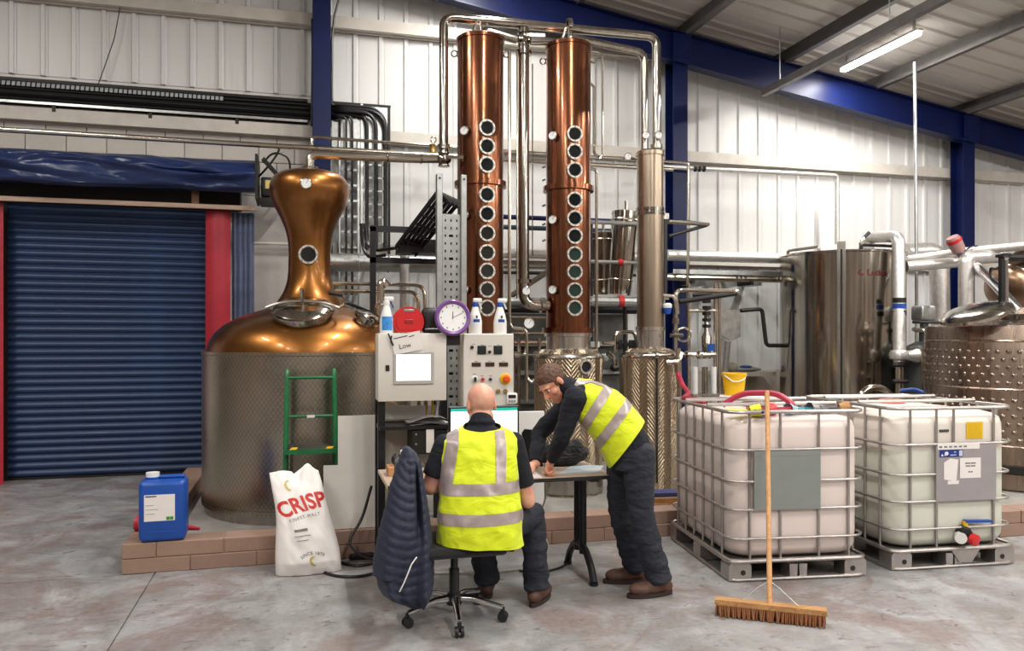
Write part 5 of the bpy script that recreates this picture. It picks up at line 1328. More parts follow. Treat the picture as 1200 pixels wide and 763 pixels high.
# loose cables below the desk
single('desk_cable', 'white cable dangling below the desk to the floor', [(1.70, 5.45, DZ-.05), (1.74, 5.5, .5), (1.66, 5.55, .3), (1.78, 5.5, .12), (1.6, 5.45, .012), (1.3, 5.4, .012), (.9, 5.5, .012)], .007, M('pale_cable', (196, 188, 176), .5), .15, 'cable', 8)
single('desk_cable', 'black cable from below the desk along the floor to the leg', [(1.5, 5.4, .01), (1.62, 5.3, .01), (1.85, 5.42, .01), (1.95, 5.6, .01)], .008, m_rubber, .1, 'cable')
single('floor_cable', 'black cable looping from the white L shaped board down to the floor', [(.52, 5.99, .55), (.45, 5.98, .3), (.34, 5.95, .16), (.42, 5.9, .06), (.6, 5.85, .012), (.9, 5.7, .012)], .011, m_rubber, .12, 'cable')
single('floor_cable', 'black cable lying in a curve beside the malt sack', [aZ(372, 668, .01), aZ(395, 676, .01), aZ(425, 676, .01), aZ(450, 668, .01), aZ(475, 655, .01)], .011, m_rubber, .12, 'cable')
single('floor_cable', 'second black cable lying behind the malt sack', [aZ(395, 658, .01), aZ(418, 664, .01), aZ(440, 660, .01), aZ(470, 648, .01)], .011, m_rubber, .12, 'cable')
t = MB().rbox(*(lambda p: (p.x-.09, p.x+.09, p.y-.03, p.y+.03))(aZ(424, 655, 0)), 0, .04, .008, 1).build('power_strip', m_black, None, 'black power strip on the floor beside the kerb', 'power strip')
# ================================================================ intermediate bulk containers
def rrect(a, b, r, n=6):
    out = []
    for cx, cy, a0 in ((a-r, b-r, 0), (-a+r, b-r, 90), (-a+r, -b+r, 180), (a-r, -b+r, 270)):
        for i in range(n+1):
            t_ = radians(a0+90*i/n); out.append((cx+r*cos(t_), cy+r*sin(t_)))
    return out
def ibc(label, P0, rz, tank_mat, front):
    ux = V((cos(rz), sin(rz), 0)); uy = V((-sin(rz), cos(rz), 0)); c = V((P0[0], P0[1], 0))+ux*.5+uy*.6
    t = thing('bulk_container', label, 'container', c, 'caged bulk containers', rz, True)
    # pallet: corner feet, middle feet, rails, deck
    for sx in (-1, 1):
        for sy in (-1, 0, 1):
            x, y = sx*.42, sy*.52
            MB().prism([(-.08, 0), (.08, 0), (.08, .10), (.06, .125), (-.06, .125), (-.08, .10)], (x, y-.07, .006), FX, FZ, (0, .14, 0)).build('pallet_foot', m_ibc, t)
            if sy: MB().cyl((x-.02*sx, y+sy*.071, .06), (x-.02*sx, y+sy*.073, .06), .018, n=12).build('foot_hole', m_ink, t)
    for sy in (-1, 1):
        for dx in (-.035, .035): MB().prism([(-.025, 0), (.025, 0), (.03, .10), (-.03, .10)], (dx, sy*.52-.07, .006), FX, FZ, (0, .14, 0)).build('pallet_foot', m_ibc, t)
    for z, r in ((.014, .012), (.138, .016)):
        MB().tube([V((x, y, z)) for x, y in rrect(.495, .595, .06, 4)], r, 8, closed=True).build('pallet_rail', m_ibc, t)
    MB().box(-.46, .46, -.56, .56, .128, .142).build('pallet_deck', m_ibc, t)
    # plastic bottle
    b = MB(); prof = [(.145, .10), (.15, .055), (.175, .02), (.22, .004), (.3, 0), (.60, 0), (.9, 0), (1.03, .002), (1.07, .012), (1.095, .035), (1.11, .08), (1.125, .25), (1.13, .46)]
    loops = [];
    for z, ins in prof:
        a_, b_ = .478-ins, .578-ins; L = rrect(a_, b_, min(.13, a_*.9), 8)
        # bulge between the cage bars
        lp = []
        for x, y in L: lp.append(V((x, y, z)))
        loops.append(lp)
    n_ = len(loops[0])
    for lp in loops: b.v += lp
    for k in range(len(loops)-1): b.f += [(k*n_+i, k*n_+(i+1) % n_, (k+1)*n_+(i+1) % n_, (k+1)*n_+i) for i in range(n_)]
    b.f += [tuple(range(n_-1, -1, -1)), tuple(range((len(loops)-1)*n_, len(loops)*n_))]
    btl = b.build('plastic_bottle', tank_mat, t, angle=50)
    cap = MB().lathe([(.1, 1.12), (.1, 1.15), (.085, 1.16), (0, 1.162)], (0, .1, 0), 28).build('filler_cap', m_redp if front == 'valve' else m_black, btl)
    # cage
    A, B = .5, .6
    L = rrect(A, B, .11, 6)
    zr = (.29, .487, .679, .893)
    plate = (-.33, .15) if front == 'plain' else (-.16, .33)
    def loop_open(z, gap):
        pts = [V((x, y, z)) for x, y in L]
        if not gap: return [pts]
        # open the front side over the name plate
        i0 = next(i for i in range(len(L)) if L[i][1] < -B+1e-6 and L[i][0] < 0)
        seq = pts[i0+1:]+pts[:i0+1]
        # first point of seq is after left front corner; front runs from x=-.39 to +.39
        return [[V((gap[1], -B, z))]+seq[0:]+[V((gap[0], -B, z))]] if seq[0].x > 0 else [pts]
    for k, z in enumerate(zr):
        if k == 2:
            for seg in loop_open(z, (plate[0]+.01, plate[1]-.01)):
                if len(seg) > len(L): MB().tube(seg, .0095, 8).build('cage_hoop', m_ibc, t)
                else: MB().tube(seg, .0095, 8, closed=True).build('cage_hoop', m_ibc, t)
        else: MB().tube([V((x, y, z)) for x, y in L], .0095, 8, closed=True).build('cage_hoop', m_ibc, t)
    MB().tube([V((x, y, 1.15)) for x, y in L], .013, 8, closed=True).build('cage_top_rail', m_ibc, t)
    xs = (-.35, -.13, .15, .37) if front == 'plain' else (-.35, -.14, .0, .33)
    for sy in (-1, 1):
        for x in (xs if sy < 0 else (-.35, -.12, .12, .35)):
            lo = .15 if (front == 'plain' or x != .0) else .487
            MB().tube([(x, sy*(B-.014), lo), (x, sy*(B-.014), 1.14)], .0095, 8).build('cage_bar', m_ibc, t)
    for sx in (-1, 1):
        for k in range(6):
            y = -.44+.176*k; MB().tube([(sx*(A-.014), y, .15), (sx*(A-.014), y, 1.14)], .0095, 8).build('cage_bar', m_ibc, t)
    for y in (-.2, .24): MB().tube([(-A, y, 1.17), (A, y, 1.17)], .014, 8).build('top_cross_bar', m_ibc, t)
    return t, plate
I1, pl1 = ibc('white caged bulk container with a blank grey plate behind the broom', (2.807, 4.797), radians(-7), m_ibc_w, 'plain')
MB().box(pl1[0], pl1[1], -.612, -.606, .487, .885).build('name_plate', M('green_grey_plate', (138, 144, 140), .45, .3, var=.06), I1)
MB().box(pl1[0]+.004, pl1[1]-.004, -.6135, -.612, .85, .853).build('plate_fold', m_galv, I1)
I2, pl2 = ibc('cloudy caged bulk container with stickers and a blue handled outlet valve', (4.055, 4.727), radians(-4.5), m_ibc_g, 'valve')
MB().box(pl2[0], pl2[1], -.612, -.606, .487, .885).build('name_plate', M('lilac_grey_plate', (160, 154, 156), .45, .3, var=.06), I2)
def st(x0, x1, z0, z1, m, nm='sticker', y=-.6145): return MB().box(x0, x1, y, y+.002, z0, z1).build(nm, m, I2)
st(-.15, .19, .855, .895, m_paper); st(-.135, .055, .80, .852, m_bluep if False else M('navy_sticker', (24, 48, 128), .4))
st(.022, .05, .806, .846, M('pale_blue_patch', (196, 204, 220), .5), 'sticker_patch', -.6155)
st(.03, .20, .645, .79, m_paper)
MB().prism([(-.10, .64), (.0, .625), (.015, .78), (-.05, .79), (-.1, .76)], (0, -.6145, 0), FX, FZ, (0, .002, 0)).build('sticker', m_paper, I2)
st(-.07, .02, .605, .63, m_paper)
st(.11, .245, .925, 1.045, m_yellow, 'sticker', -.583)
MB().rbox(.125, .23, -.5845, -.583, .935, 1.035, .0004, 1).build('sticker_frame', M('dull_yellow', (216, 172, 10), .5), I2)
for k, (w2, z) in enumerate(((.045, .752), (.042, .732), (.02, .69))):
    for q in range(2): st(.115-w2+q*w2+.002, .115+q*w2-.002, z-.005, z+.005, m_inkf, 'printed_line', -.6152)
MB().prism([(-.125, .808), (-.105, .808), (-.115, .826)], (0, -.6158, 0), FX, FZ, (0, .001, 0)).build('sticker_emblem', m_whitep, I2, smooth=False)
MB().ell((-.08, -.6148, .826), (.016, .0012, .014), 16, 8).build('sticker_emblem', m_whitep, I2)
for x_, w2, z in ((-.1, .018, .814), (-.05, .028, .814), (-.02, .018, .835), (-.02, .018, .815)): st(x_, x_+w2, z-.004, z+.004, M('pale_print', (170, 186, 226), .5), 'printed_line', -.6155)
for k in range(6): st(-.14+.04*k, -.115+.04*k, .868, .88, m_inkf, 'printed_mark', -.6155)
for k in range(5): MB().box(-.11+.016*k, -.1+.016*k, -.583, -.5805, .975, .995).build('printed_mark', m_ink, I2)
# outlet valve
vl = MB().lathe([(0, 0), (.055, 0), (.055, .05), (.045, .055), (.045, .09), (0, .09)], (.08, -.56, .25), 24, (-.25, -1, -.1)).build('outlet_valve', m_black, I2)
MB().lathe([(0, 0), (.04, 0), (.04, .05), (0, .05)], (.04, -.60, .225), 20, (-.6, -1, -.1)).build('flange_collar', m_whitep, vl)
MB().lathe([(0, 0), (.042, 0), (.042, .035), (.03, .04), (0, .04)], (.10, -.645, .215), 20, (.25, -1, -.15)).build('outlet_cap', m_redp, vl)
MB().cyl((.085, -.60, .28), (.085, -.60, .335), .018, n=12).build('valve_stem', m_yellow, vl)
MB().obox((.075, -.62, .325), (.19, -.03, .0), (0, .035, 0), (0, 0, .018)).build('valve_handle', m_bluep, vl)
MB().prism([(-.13, .0), (.13, 0), (.05, -.11), (-.05, -.11)], (.09, -.6, .145), FX, FZ, (0, .012, 0)).build('valve_guard', m_ibc, I2)
def I1w(x, y, z):
    rz = radians(-7); return V((I1.location.x+x*cos(rz)-y*sin(rz), I1.location.y+x*sin(rz)+y*cos(rz), z))
# things on top of the first container
def glove(label, x, y, rz, mat, cuff, z=1.133):
    o = I1w(x, y, z); t = thing('work_glove', label, 'glove', o, 'work gloves on the first container', rz, True)
    MB().ell((0, 0, .014), (.055, .045, .014)).build('palm', mat, t)
    for k in range(4):
        a = (-.45+.28*k); p0 = V((.04, -.03+.02*k, .014)); p1 = p0+V((cos(a)*.075, sin(a)*.075, .002)); MB().tube([p0, p0.lerp(p1, .5)+V((0, 0, .006)), p1], [.011, .008], 8).build('finger', mat, t)
    MB().tube([(0, .035, .012), (.03, .075, .012)], [.012, .009], 8).build('thumb', mat, t)
    MB().lathe([(.03, 0), (.038, .03), (.045, .07)], (-.045, 0, .018), 14, (-1, 0, .05)).build('cuff', cuff, t)
m_yg = M('yellow_glove', (226, 222, 40), .7, bump=.4, bscale=30)
glove('yellow work glove with red cuff on the corner of the first container', -.36, -.50, 2.9, m_yg, m_yg)
glove('red and navy work glove beside the yellow glove', -.22, -.52, 3.6, M('navy_glove', (34, 38, 62), .7), m_redp)
glove('teal work glove on the first container near the broom handle', .08, -.44, .3, M('teal_glove', (44, 130, 150), .6, bump=.4, bscale=30), M('pale_teal', (150, 190, 200), .7))
glove('black and grey work glove on the first container', .27, -.42, .1, m_black, m_greyp)
glove('black work glove hanging over the far end of the first container top', .38, -.36, 2.8, m_black, m_timber)
q = [I1w(-.32, -.05, 1.15), I1w(-.2, -.1, 1.24), I1w(-.02, -.3, 1.26), I1w(.02, -.47, 1.19), I1w(.0, -.49, 1.152), I1w(-.12, -.48, 1.152), I1w(-.3, -.42, 1.15)]
MB().tube(q, .022, 10, bend=.09).build('red_hose', m_hose, None, 'dark red hose looping over the top of the first container', 'hose')
a0 = aY(794, 437, 7.2)
MB().tube([a0, aY(800, 452, 7.0), aY(808, 462, 6.4), I1w(-.42, .5, 1.16), I1w(-.32, .3, 1.152)], .024, 10, bend=.12).build('red_hose', m_hose, None, 'dark red hose falling from the condenser drain to the first container', 'hose')
o = I1w(-.0, .47, 1.184)
MB().rbox(o.x-.09, o.x+.22, o.y-.09, o.y+.09, 1.133, 1.184, .01, 1).build('foam_block', m_whitep, None, 'flat pale block under the yellow bucket', 'block')
t = thing('yellow_bucket', 'small yellow bucket with a white handle', 'bucket', o)
MB().lathe([(0, 0), (.075, 0), (.097, .17), (.102, .17), (.102, .182), (.094, .182), (.073, .008), (0, .008)], o, 28).build('bucket_body', m_yellow, t)
MB().tube([o+V((-.1, -.02, .165)), o+V((-.06, -.1, .11)), o+V((.02, -.115, .13)), o+V((.1, -.02, .165))], .005, 8, bend=.06).build('bucket_handle', m_whitep, t)
# ================================================================ broom
b0, b1 = aZ(838, 708, .06), aZ(969, 722, .06)
mid = (b0+b1)/2; ax = (b1-b0); ax.z = 0; L = ax.length; ax.normalize(); pr = V((-ax.y, ax.x, 0))
t = thing('push_broom', 'wide wooden push broom leaning against the first container', 'broom', (mid.x, mid.y, 0))
bd = V((mid.x, mid.y, 0))
til = (pr*.25+V((0, 0, 1))).normalized()
MB().obox(bd-ax*L/2-pr*.035+V((0, 0, .068)), ax*L, pr*.07, V((0, 0, .03))).build('broom_block', m_timber, t)
b = MB(); rnd = random.Random(3)
for i in range(58):
    for j in range(5):
        c = bd-ax*(L/2-.012)+ax*(L-.024)*i/57+pr*(-.028+.014*j); o2 = ax*rnd.uniform(-.012, .012)+pr*(rnd.uniform(-.008, .008)+(-.02+.01*j))
        b.cyl(c+V((0, 0, .07)), V((c.x, c.y, .004))+o2, .0065, .0045, 5, False)
b.build('bristles', m_bristle, t, kind='stuff')
hb = V((mid.x, mid.y, .09)); ht = aY(899, 461, 4.735)
hd = (ht-hb)
MB().tube([hb, hb+hd*.5, ht], .0155, 12).build('broom_handle', m_timberz, t)
MB().ell(ht, (.016, .016, .02), 10, 6).build('handle_end', m_timberz, t)
for s in (-1, 1): MB().tube([hb+ax*s*.16+V((0, 0, .008)), hb+hd*.07+ax*s*.06, hb+hd*.1], .003, 6).build('wire_brace', m_galv, t)
# ================================================================ jerrycan, cone, sack, boards, ladder
o = V((-.94, 6.165, .215))
t = thing('jerrycan', 'blue plastic jerrycan with a white label and white cap on the kerb corner', 'jerrycan', o, None, radians(2), True)
MB().rbox(-.155, .155, -.125, .125, 0, .43, .035, 3).build('can_body', m_bluep, t, angle=60)
MB().rbox(-.03, .14, -.03, .03, .43, .455, .012, 2).build('can_handle', m_bluep, t)
MB().cyl((-.075, 0, .425), (-.075, 0, .445), .05, n=20).build('neck', m_bluep, t)
MB().cyl((-.075, 0, .445), (-.075, 0, .475), .046, n=24).build('cap', m_whitep, t)
MB().box(-.115, .085, -.1275, -.125, .15, .335).build('label_sheet', m_paper, t)
for x in (.04, .064): MB().box(x-.011, x+.011, -.1285, -.1275, .155, .178).build('green_mark', M('label_green', (52, 140, 60), .5), t)
MB().box(-.108, -.035, -.1283, -.1275, .320, .328).build('printed_line', m_ink, t)
for k in range(3): MB().box(-.105, -.105+(.05, .08, .06)[k], -.1283, -.1275, .26-.03*k, .263-.03*k).build('printed_line', m_inkf, t)
MB().rbox(-.08, .09, -.1285, -.122, .07, .076, .002, 1).build('seam', m_bluep, t)
c0, c1 = V((-1.16, 6.46, .268)), V((-.72, 6.33, .228))
t = thing('traffic_cone', 'small red cone lying on its side behind the blue jerrycan', 'cone', c0)
d = (c1-c0); MB().lathe([(0, 0), (.06, 0), (.06, .01), (.055, .02), (.012, d.length), (0, d.length)], c0, 24, d).build('cone_body', M('faded_red', (190, 50, 66), .5), t)
MB().lathe([(0, -.012), (.062, -.012), (.062, .005), (0, .005)], c0, 24, d).build('cone_base', M('faded_red', (190, 50, 66), .5), t)
# malt sack
so = V((.045, 5.80, 0)); srz = radians(3)
SW, SH = .225, .70
def sack_pt(x, z, side=-1):
    """point of the sack surface at lateral x (in half widths) and height fraction z"""
    w_ = SW*(1.0-.27*z+.03*sin(8*z)); tt = .135*(1-z**2.2*.88)*(.75+.25*min(1, z*8))
    xx = max(-1, min(1, x)); yy = side*tt*(1-abs(xx)**2.6)**(1/2.6)
    cr = .011*mnoise.noise(V((xx*2.2, z*4.5, side)))+.006*mnoise.noise(V((xx*5+z*3, z*9, side*2+4)))
    zz_ = z*SH
    if z > .86:
        k = (z-.86)/.14; zz_ += k*(.055*math.exp(-((xx-.55)/.25)**2)-.05*math.exp(-((xx-.12)/.12)**2)+.012*math.exp(-((xx+.5)/.3)**2)-.02)
    p = V((xx*w_-.085*z+.02+.012*sin(4*z), yy+side*cr*(1-abs(xx)**6), zz_+.004))
    p.y += .24*z*z*.55+.03*z
    return V((so.x+p.x*cos(srz)-p.y*sin(srz), so.y+p.x*sin(srz)+p.y*cos(srz), p.z))
t = thing('malt_sack', 'white malt sack with red lettering slumped against the kerb', 'sack', so)
nb = 120; nz_ = 90; b = MB()
for j in range(nz_+1):
    z = j/nz_
    for i in range(nb):
        a = 2*pi*i/nb; xx = cos(a); xx = (abs(xx)**.8)*(1 if xx >= 0 else -1)
        b.v.append(sack_pt(xx, z, -1 if sin(a) < 0 else 1))
for j in range(nz_): b.f += [(j*nb+i, j*nb+(i+1) % nb, (j+1)*nb+(i+1) % nb, (j+1)*nb+i) for i in range(nb)]
b.f += [tuple(range(nb-1, -1, -1)), tuple(range(nz_*nb, (nz_+1)*nb))]
b.build('sack_body', m_sack, t, angle=70)
def sk(cx, cz, tilt=.14, arc=None):
    def f(x, y):
        if arc:
            a = x/arc; x, y = (arc+y)*sin(a), (arc+y)*cos(a)-arc
        X = cx+x*cos(tilt)-y*sin(tilt); Z = cz+x*sin(tilt)+y*cos(tilt)
        zf_ = Z/SH; w2 = SW*(1.0-.27*zf_+.03*sin(8*zf_)); return sack_pt((X-.05*zf_)/w2, zf_)+V((0, -.003, 0))
    return f
text_mesh('CRISP', .135, m_redink, (0, 0, 0), FX, FZ, 'red_lettering', t, sk(.035, .475, .2, .9), bold=.004, spacing=1.02)
text_mesh('FINEST MALT', .03, m_inkf, (0, 0, 0), FX, FZ, 'small_lettering', t, sk(.035, .395, .16, .9), spacing=1.3)
fq = sk(-.01, .31, .08); MB().grid(lambda s, q: fq(-.045+.09*s, -.008+.016*q), 8, 1).build('printed_line', m_inkf, t)
text_mesh('SINCE 1870', .03, m_ink, (0, 0, 0), FX, FZ, 'arched_lettering', t, sk(.035, .155, .05, .13), spacing=1.15)
for cx, cz in ((-.015, .60), (.04, .10)):
    f = sk(cx, cz, .1); b = MB()
    pts = [(.03*cos(radians(70+20*i)), .035*sin(radians(70+20*i))) for i in range(11)]+[(.008+.02*cos(radians(270-20*i)), .027*sin(radians(270-20*i))) for i in range(11)]
    b.add([f(x, y) for x, y in pts], [tuple(range(len(pts)))]); b.build('gold_emblem', m_gold, t, smooth=False)
for k, (a, b_) in enumerate(((-.06, .05), (-.05, .03))):
    f = sk(0, .27-.03*k, .06); MB().grid(lambda s, q: f(a+(b_-a)*s, .004*q), 6, 1).build('printed_line', m_inkf, t)
# L shaped white board on the kerb
x0, x1, x2 = X_(379, 6.10), X_(396, 6.10), X_(443.5, 6.10)
za, zb2 = Z_(400, 545, 6.1), Z_(420, 487, 6.1)
MB().prism([(x0, .218), (x2, .218), (x2, zb2), (x1, zb2), (x1, za), (x0, za)], (0, 6.09, 0), FX, FZ, (0, .018, 0)).build('white_board', m_white, None, 'L shaped white board standing on the kerb behind the malt sack', 'board', smooth=False)
# green step ladder
t = thing('step_ladder', 'green tubular step ladder with a black platform in front of the pot still', 'ladder', (.0, 6.5, .1))
xa, xb = X_(336, 6.45), X_(392, 6.5)
for x, s in ((xa, -1), (xb, 1)):
    MB().tube([(x+s*.02, 6.38, .1), (x, 6.56, 1.34), (x, 6.575, 1.385), (x, 6.62, 1.39), (x, 6.635, 1.36), (x+s*.012, 6.70, .1)], .019, 10, bend=.03).build('side_frame', m_green, t)
for z, y in ((1.335, 6.555), (1.03, 6.515)): MB().tube([(xa, y, z), (xb, y, z)], .0115, 8).build('cross_rail', m_green, t)
MB().box((xa+xb)/2-.03, (xa+xb)/2+.03, 6.500, 6.503, 1.02, 1.04).build('rail_sticker', m_paper, t)
for z in (.79, .44):
    y0, y1 = 6.38+.18*(z-.1)/1.24-.14, 6.69-.06*(z/1.3)
    MB().box(xa, xb, y0, y1, z-.012, z).build('platform', m_black, t)
    MB().box(xa-.005, xb+.005, y0-.012, y0, z-.035, z+.002).build('platform_edge', m_green, t)
    for x in (xa+.02, xb-.075): MB().obox((x, y0+.002, z+.0005), (.05, 0, 0), (.02, .13, 0), (0, 0, .001)).build('yellow_tread', m_yellow, t)
MB().tube([(xa-.02, 6.37, .115), (xb+.02, 6.37, .115)], .012, 8).build('foot_rail', m_green, t)
# timber and blue book on the plinth end
p = aZ(775, 592, .1)
t = thing('timber_offcut', 'short stacked pale timber planks on the grey plinth', 'timber', (3.0, 6.7, .1))
for k in range(3):
    MB().obox((2.78+.02*k, 6.42+.02*k, .1+.046*k), (.62, -.06, 0), (.03, .28, 0), (0, 0, .042)).build('plank', m_timber, t)
MB().obox((2.85, 6.5, .24), (.45, -.05, 0), (.02, .19, 0), (0, 0, .03)).build('blue_folder', M('navy_folder', (54, 62, 110), .5), None, 'navy blue folder lying on the stacked timber planks', 'folder')
o = V((X_(793, 6.9), 6.95, .1))
t = thing('steel_pail', 'small steel pail beside the condenser pot', 'pail', (3.65, 6.95, .1))
MB().lathe([(0, .1), (.09, .1), (.12, .55), (.13, .55), (.13, .57), (.115, .57), (.085, .12), (0, .12)], (3.68, 6.9, 0), 24).build('pail_body', m_steel, t)
# ================================================================ people, chair, jacket
def remesh(mb, voxel, it=4, fac=.5):
    me = bpy.data.meshes.new('tmp'); me.from_pydata([tuple(q) for q in mb.v], [], mb.f); me.update()
    ob = bpy.data.objects.new('tmp', me); COL.objects.link(ob)
    r = ob.modifiers.new('r', 'REMESH'); r.mode = 'VOXEL'; r.voxel_size = voxel
    s = ob.modifiers.new('s', 'SMOOTH'); s.factor = fac; s.iterations = it
    dg = bpy.context.evaluated_depsgraph_get(); dg.update()
    out = bpy.data.meshes.new_from_object(ob.evaluated_get(dg))
    bpy.data.objects.remove(ob); bpy.data.meshes.remove(me)
    return out
def cut(me, planes):
    """keep the side of every plane (point, normal) that the normal points to"""
    bm = bmesh.new(); bm.from_mesh(me)
    for p, n in planes:
        bmesh.ops.bisect_plane(bm, geom=bm.verts[:]+bm.edges[:]+bm.faces[:], plane_co=p, plane_no=n, clear_inner=True, clear_outer=False)
    out = bpy.data.meshes.new('cut'); bm.to_mesh(out); bm.free(); return out
def grow(me, d):
    out = me.copy(); ns = [v.normal.copy() for v in me.vertices]
    for v, n in zip(out.vertices, ns): v.co += n*d
    return out
def put(me, name, mat, parent=None, label=None, cat=None, group=None, o=None, angle=None):
    n = max(1, len(me.vertices)); 
    if o is None:
        xs = [v.co.x for v in me.vertices]; ys = [v.co.y for v in me.vertices]; zs = [v.co.z for v in me.vertices]
        o = V(((min(xs)+max(xs))/2, (min(ys)+max(ys))/2, min(zs)))
    for v in me.vertices: v.co -= o
    me.name = name; me.materials.clear()
    return finish(me, name, mat, parent, o, label, cat, group, None, True, angle)
def wrinkle(c, a):
    return a*(mnoise.noise(V((c.x*7, c.y*7, c.z*17)))+.5*mnoise.noise(V((c.x*15+3, c.y*15, c.z*30))))
def push(me, fn):
    ns = [v.normal.copy() for v in me.vertices]
    for v, n in zip(me.vertices, ns): v.co += n*fn(v.co)
class Body(MB):
    def cap(s, p0, p1, r0, r1, n=14):
        s.cyl(p0, p1, r0, r1, n); s.ell(p0, r0, n, 9); s.ell(p1, r1, n, 9); return s
    def chain(s, pts, rs, n=14):
        for i in range(len(pts)-1): s.cap(pts[i], pts[i+1], rs[i], rs[i+1], n)
        return s
    def loft(s, rings, n=28):
        """rings: (centre, lateral axis, front axis, ra, rb)"""
        vs = []; fs = []
        for c, a, b, ra, rb in rings:
            for i in range(n):
                t_ = 2*pi*i/n; ca, sa = cos(t_), sin(t_)
                ca = abs(ca)**.85*(1 if ca >= 0 else -1); sa = abs(sa)**.85*(1 if sa >= 0 else -1)
                vs.append(V(c)+V(a)*ra*ca+V(b)*rb*sa)
        m = len(rings)
        fs = [(k*n+i, k*n+(i+1) % n, (k+1)*n+(i+1) % n, (k+1)*n+i) for k in range(m-1) for i in range(n)]
        fs += [tuple(range(n-1, -1, -1)), tuple(range((m-1)*n, m*n))]
        return s.add(vs, fs)
def frame(f, up):
    f = V(f).normalized(); up = V(up); u = (up-f*up.dot(f)).normalized(); l = u.cross(f)
    return Matrix((f, l, u)).transposed()          # columns forward, left, up
def head(b, c, R, s=1.0):
    c = V(c); L = lambda x, y, z: c+R @ (V((x, y, z))*s)
    b.ell(L(-.012, 0, .032), (.100*s, .077*s, .092*s), 24, 14, R)
    b.ell(L(.03, 0, -.035), (.066*s, .060*s, .085*s), 20, 12, R)
    b.ell(L(.05, 0, -.092), (.036*s, .034*s, .027*s), 14, 9, R)
    b.cap(L(.086, 0, .012), L(.114, 0, -.026), .009*s, .0125*s, 10)
    for y in (-.012, .012): b.ell(L(.100, y, -.031), .0085*s, 8, 6)
    for y in (-1, 1):
        b.ell(L(.072, y*.028, .024), (.022*s, .030*s, .011*s), 12, 8, R)
        b.ell(L(.055, y*.040, -.026), (.030*s, .026*s, .026*s), 12, 8, R)
        b.ell(L(.0, y*.052, -.068), (.045*s, .016*s, .03*s), 12, 8, R)
        b.ell(L(-.012, y*.080, -.004), (.020*s, .009*s, .032*s), 12, 8, R)
        b.ell(L(-.010, y*.078, -.028), (.011*s, .008*s, .011*s), 8, 6, R)
    b.ell(L(.090, 0, -.058), (.011*s, .024*s, .0065*s), 12, 8, R)
    b.ell(L(.088, 0, -.071), (.011*s, .021*s, .0075*s), 12, 8, R)
    return L
def face_parts(L, R, par, s=1., hair=True):
    for y in (-.031, .031):
        e = MB(); e.ell(L(.0745, y, .002), (.0100*s, .0100*s, .0085*s), 12, 8, R); eo = e.build('eye', M('eye_white', (214, 206, 198), .25, var=.02), par)
        e = MB(); e.ell(L(.0822, y, .001), .0052*s, 10, 6); e.build('iris', M('iris_brown', (48, 36, 30), .2), eo)
        if hair: e = MB(); e.tube([L(.090, y-.017, .020), L(.096, y, .026), L(.084, y+.017 if y > 0 else y+.017, .022)], .0038*s, 6); e.build('eyebrow', m_hair, par)
def hand(b, wrist, d, n, thumb, curl=(.4, .4, .3), spread=.06, s=1.):
    """d: towards the fingers, n: where the palm faces, thumb: +1/-1 side along d x n"""
    d = V(d).normalized(); n = V(n); n = (n-d*n.dot(d)).normalized(); l = d.cross(n)*thumb; w_ = V(wrist)
    R = Matrix((d, l, n)).transposed()
    b.ell(w_+d*.05*s, (.054*s, .042*s, .017*s), 16, 10, R); b.cap(w_-d*.01, w_+d*.03*s, .025*s, .027*s, 12)
    for k, (off, ln) in enumerate(((.030, .072), (.010, .082), (-.011, .076), (-.031, .060))):
        p = w_+d*(.083-.004*abs(k-1.2))*s+l*off*s; a = 0.; b.cap(w_+d*.045*s+l*off*.8*s, p, .0125*s, .0105*s, 10)
        dd = (d+l*(1.3-k)*spread).normalized()
        for j, fr in enumerate((.45, .31, .24)):
            a += curl[j]; v_ = (dd*cos(a)+n*sin(a)).normalized(); q = p+v_*ln*fr*s
            b.cap(p, q, (.0098-.0008*j)*s, (.0092-.0009*j)*s, 10); p = q
    p = w_+d*.022*s+l*.026*s
    for j, (ln, dv) in enumerate(((.042, d*.55+l*.75+n*.35), (.032, d*.85+l*.35+n*.45), (.025, d*.95+l*.05+n*.5))):
        q = p+V(dv).normalized()*ln*s; b.cap(p, q, (.0135-.0012*j)*s, (.0122-.0014*j)*s, 10); p = q
def boot(par, ankle, toe, mat=m_boot, s=1.):
    a = V(ankle); t_ = V(toe); t_ = V((t_.x, t_.y, 0)).normalized(); l = V((-t_.y, t_.x, 0)); g = V((a.x, a.y, 0))
    b = Body(); R = Matrix((t_, l, V((0, 0, 1)))).transposed()
    b.cap(a+V((0, 0, .07)), g+V((0, 0, .08))-t_*.01, .054*s, .054*s)
    b.ell(g-t_*.035+V((0, 0, .055)), (.055*s, .040*s, .045), 16, 10, R)
    b.cap(g+V((0, 0, .065)), g+t_*.10+V((0, 0, .05)), .046*s, .040*s)
    b.ell(g+t_*.13+V((0, 0, .05)), (.070*s, .049*s, .044), 18, 10, R)
    b.ell(g+t_*.06+V((0, 0, .05)), (.09*s, .044*s, .042), 18, 10, R)
    me = cut(remesh(b, .006, 4), [(V((0, 0, .02)), V((0, 0, 1)))])
    bo = put(me, 'boot', mat, par)
    q = MB(); poly = []
    for i in range(32):
        th = 2*pi*i/32; x = cos(th); y = sin(th)
        px = (.055+.142*x)*s if x > 0 else (.055+.140*x)*s; wd = .0455 if px > .06 else .039+.0065*max(0, px+.09)/.15
        poly.append((px, y*wd*s))
    q.prism(poly, g+V((0, 0, .001)), t_, l, V((0, 0, .026))); q.build('sole', m_sole, bo)
    for k in range(4):
        c = g+t_*(.035+.02*k)+V((0, 0, .098-.010*k)); q = MB(); q.tube([c-l*.022, c+V((0, 0, .006)), c+l*.022], .003, 6); q.build('lace', m_ink, bo)
    return bo
UP = V((0, 0, 1))
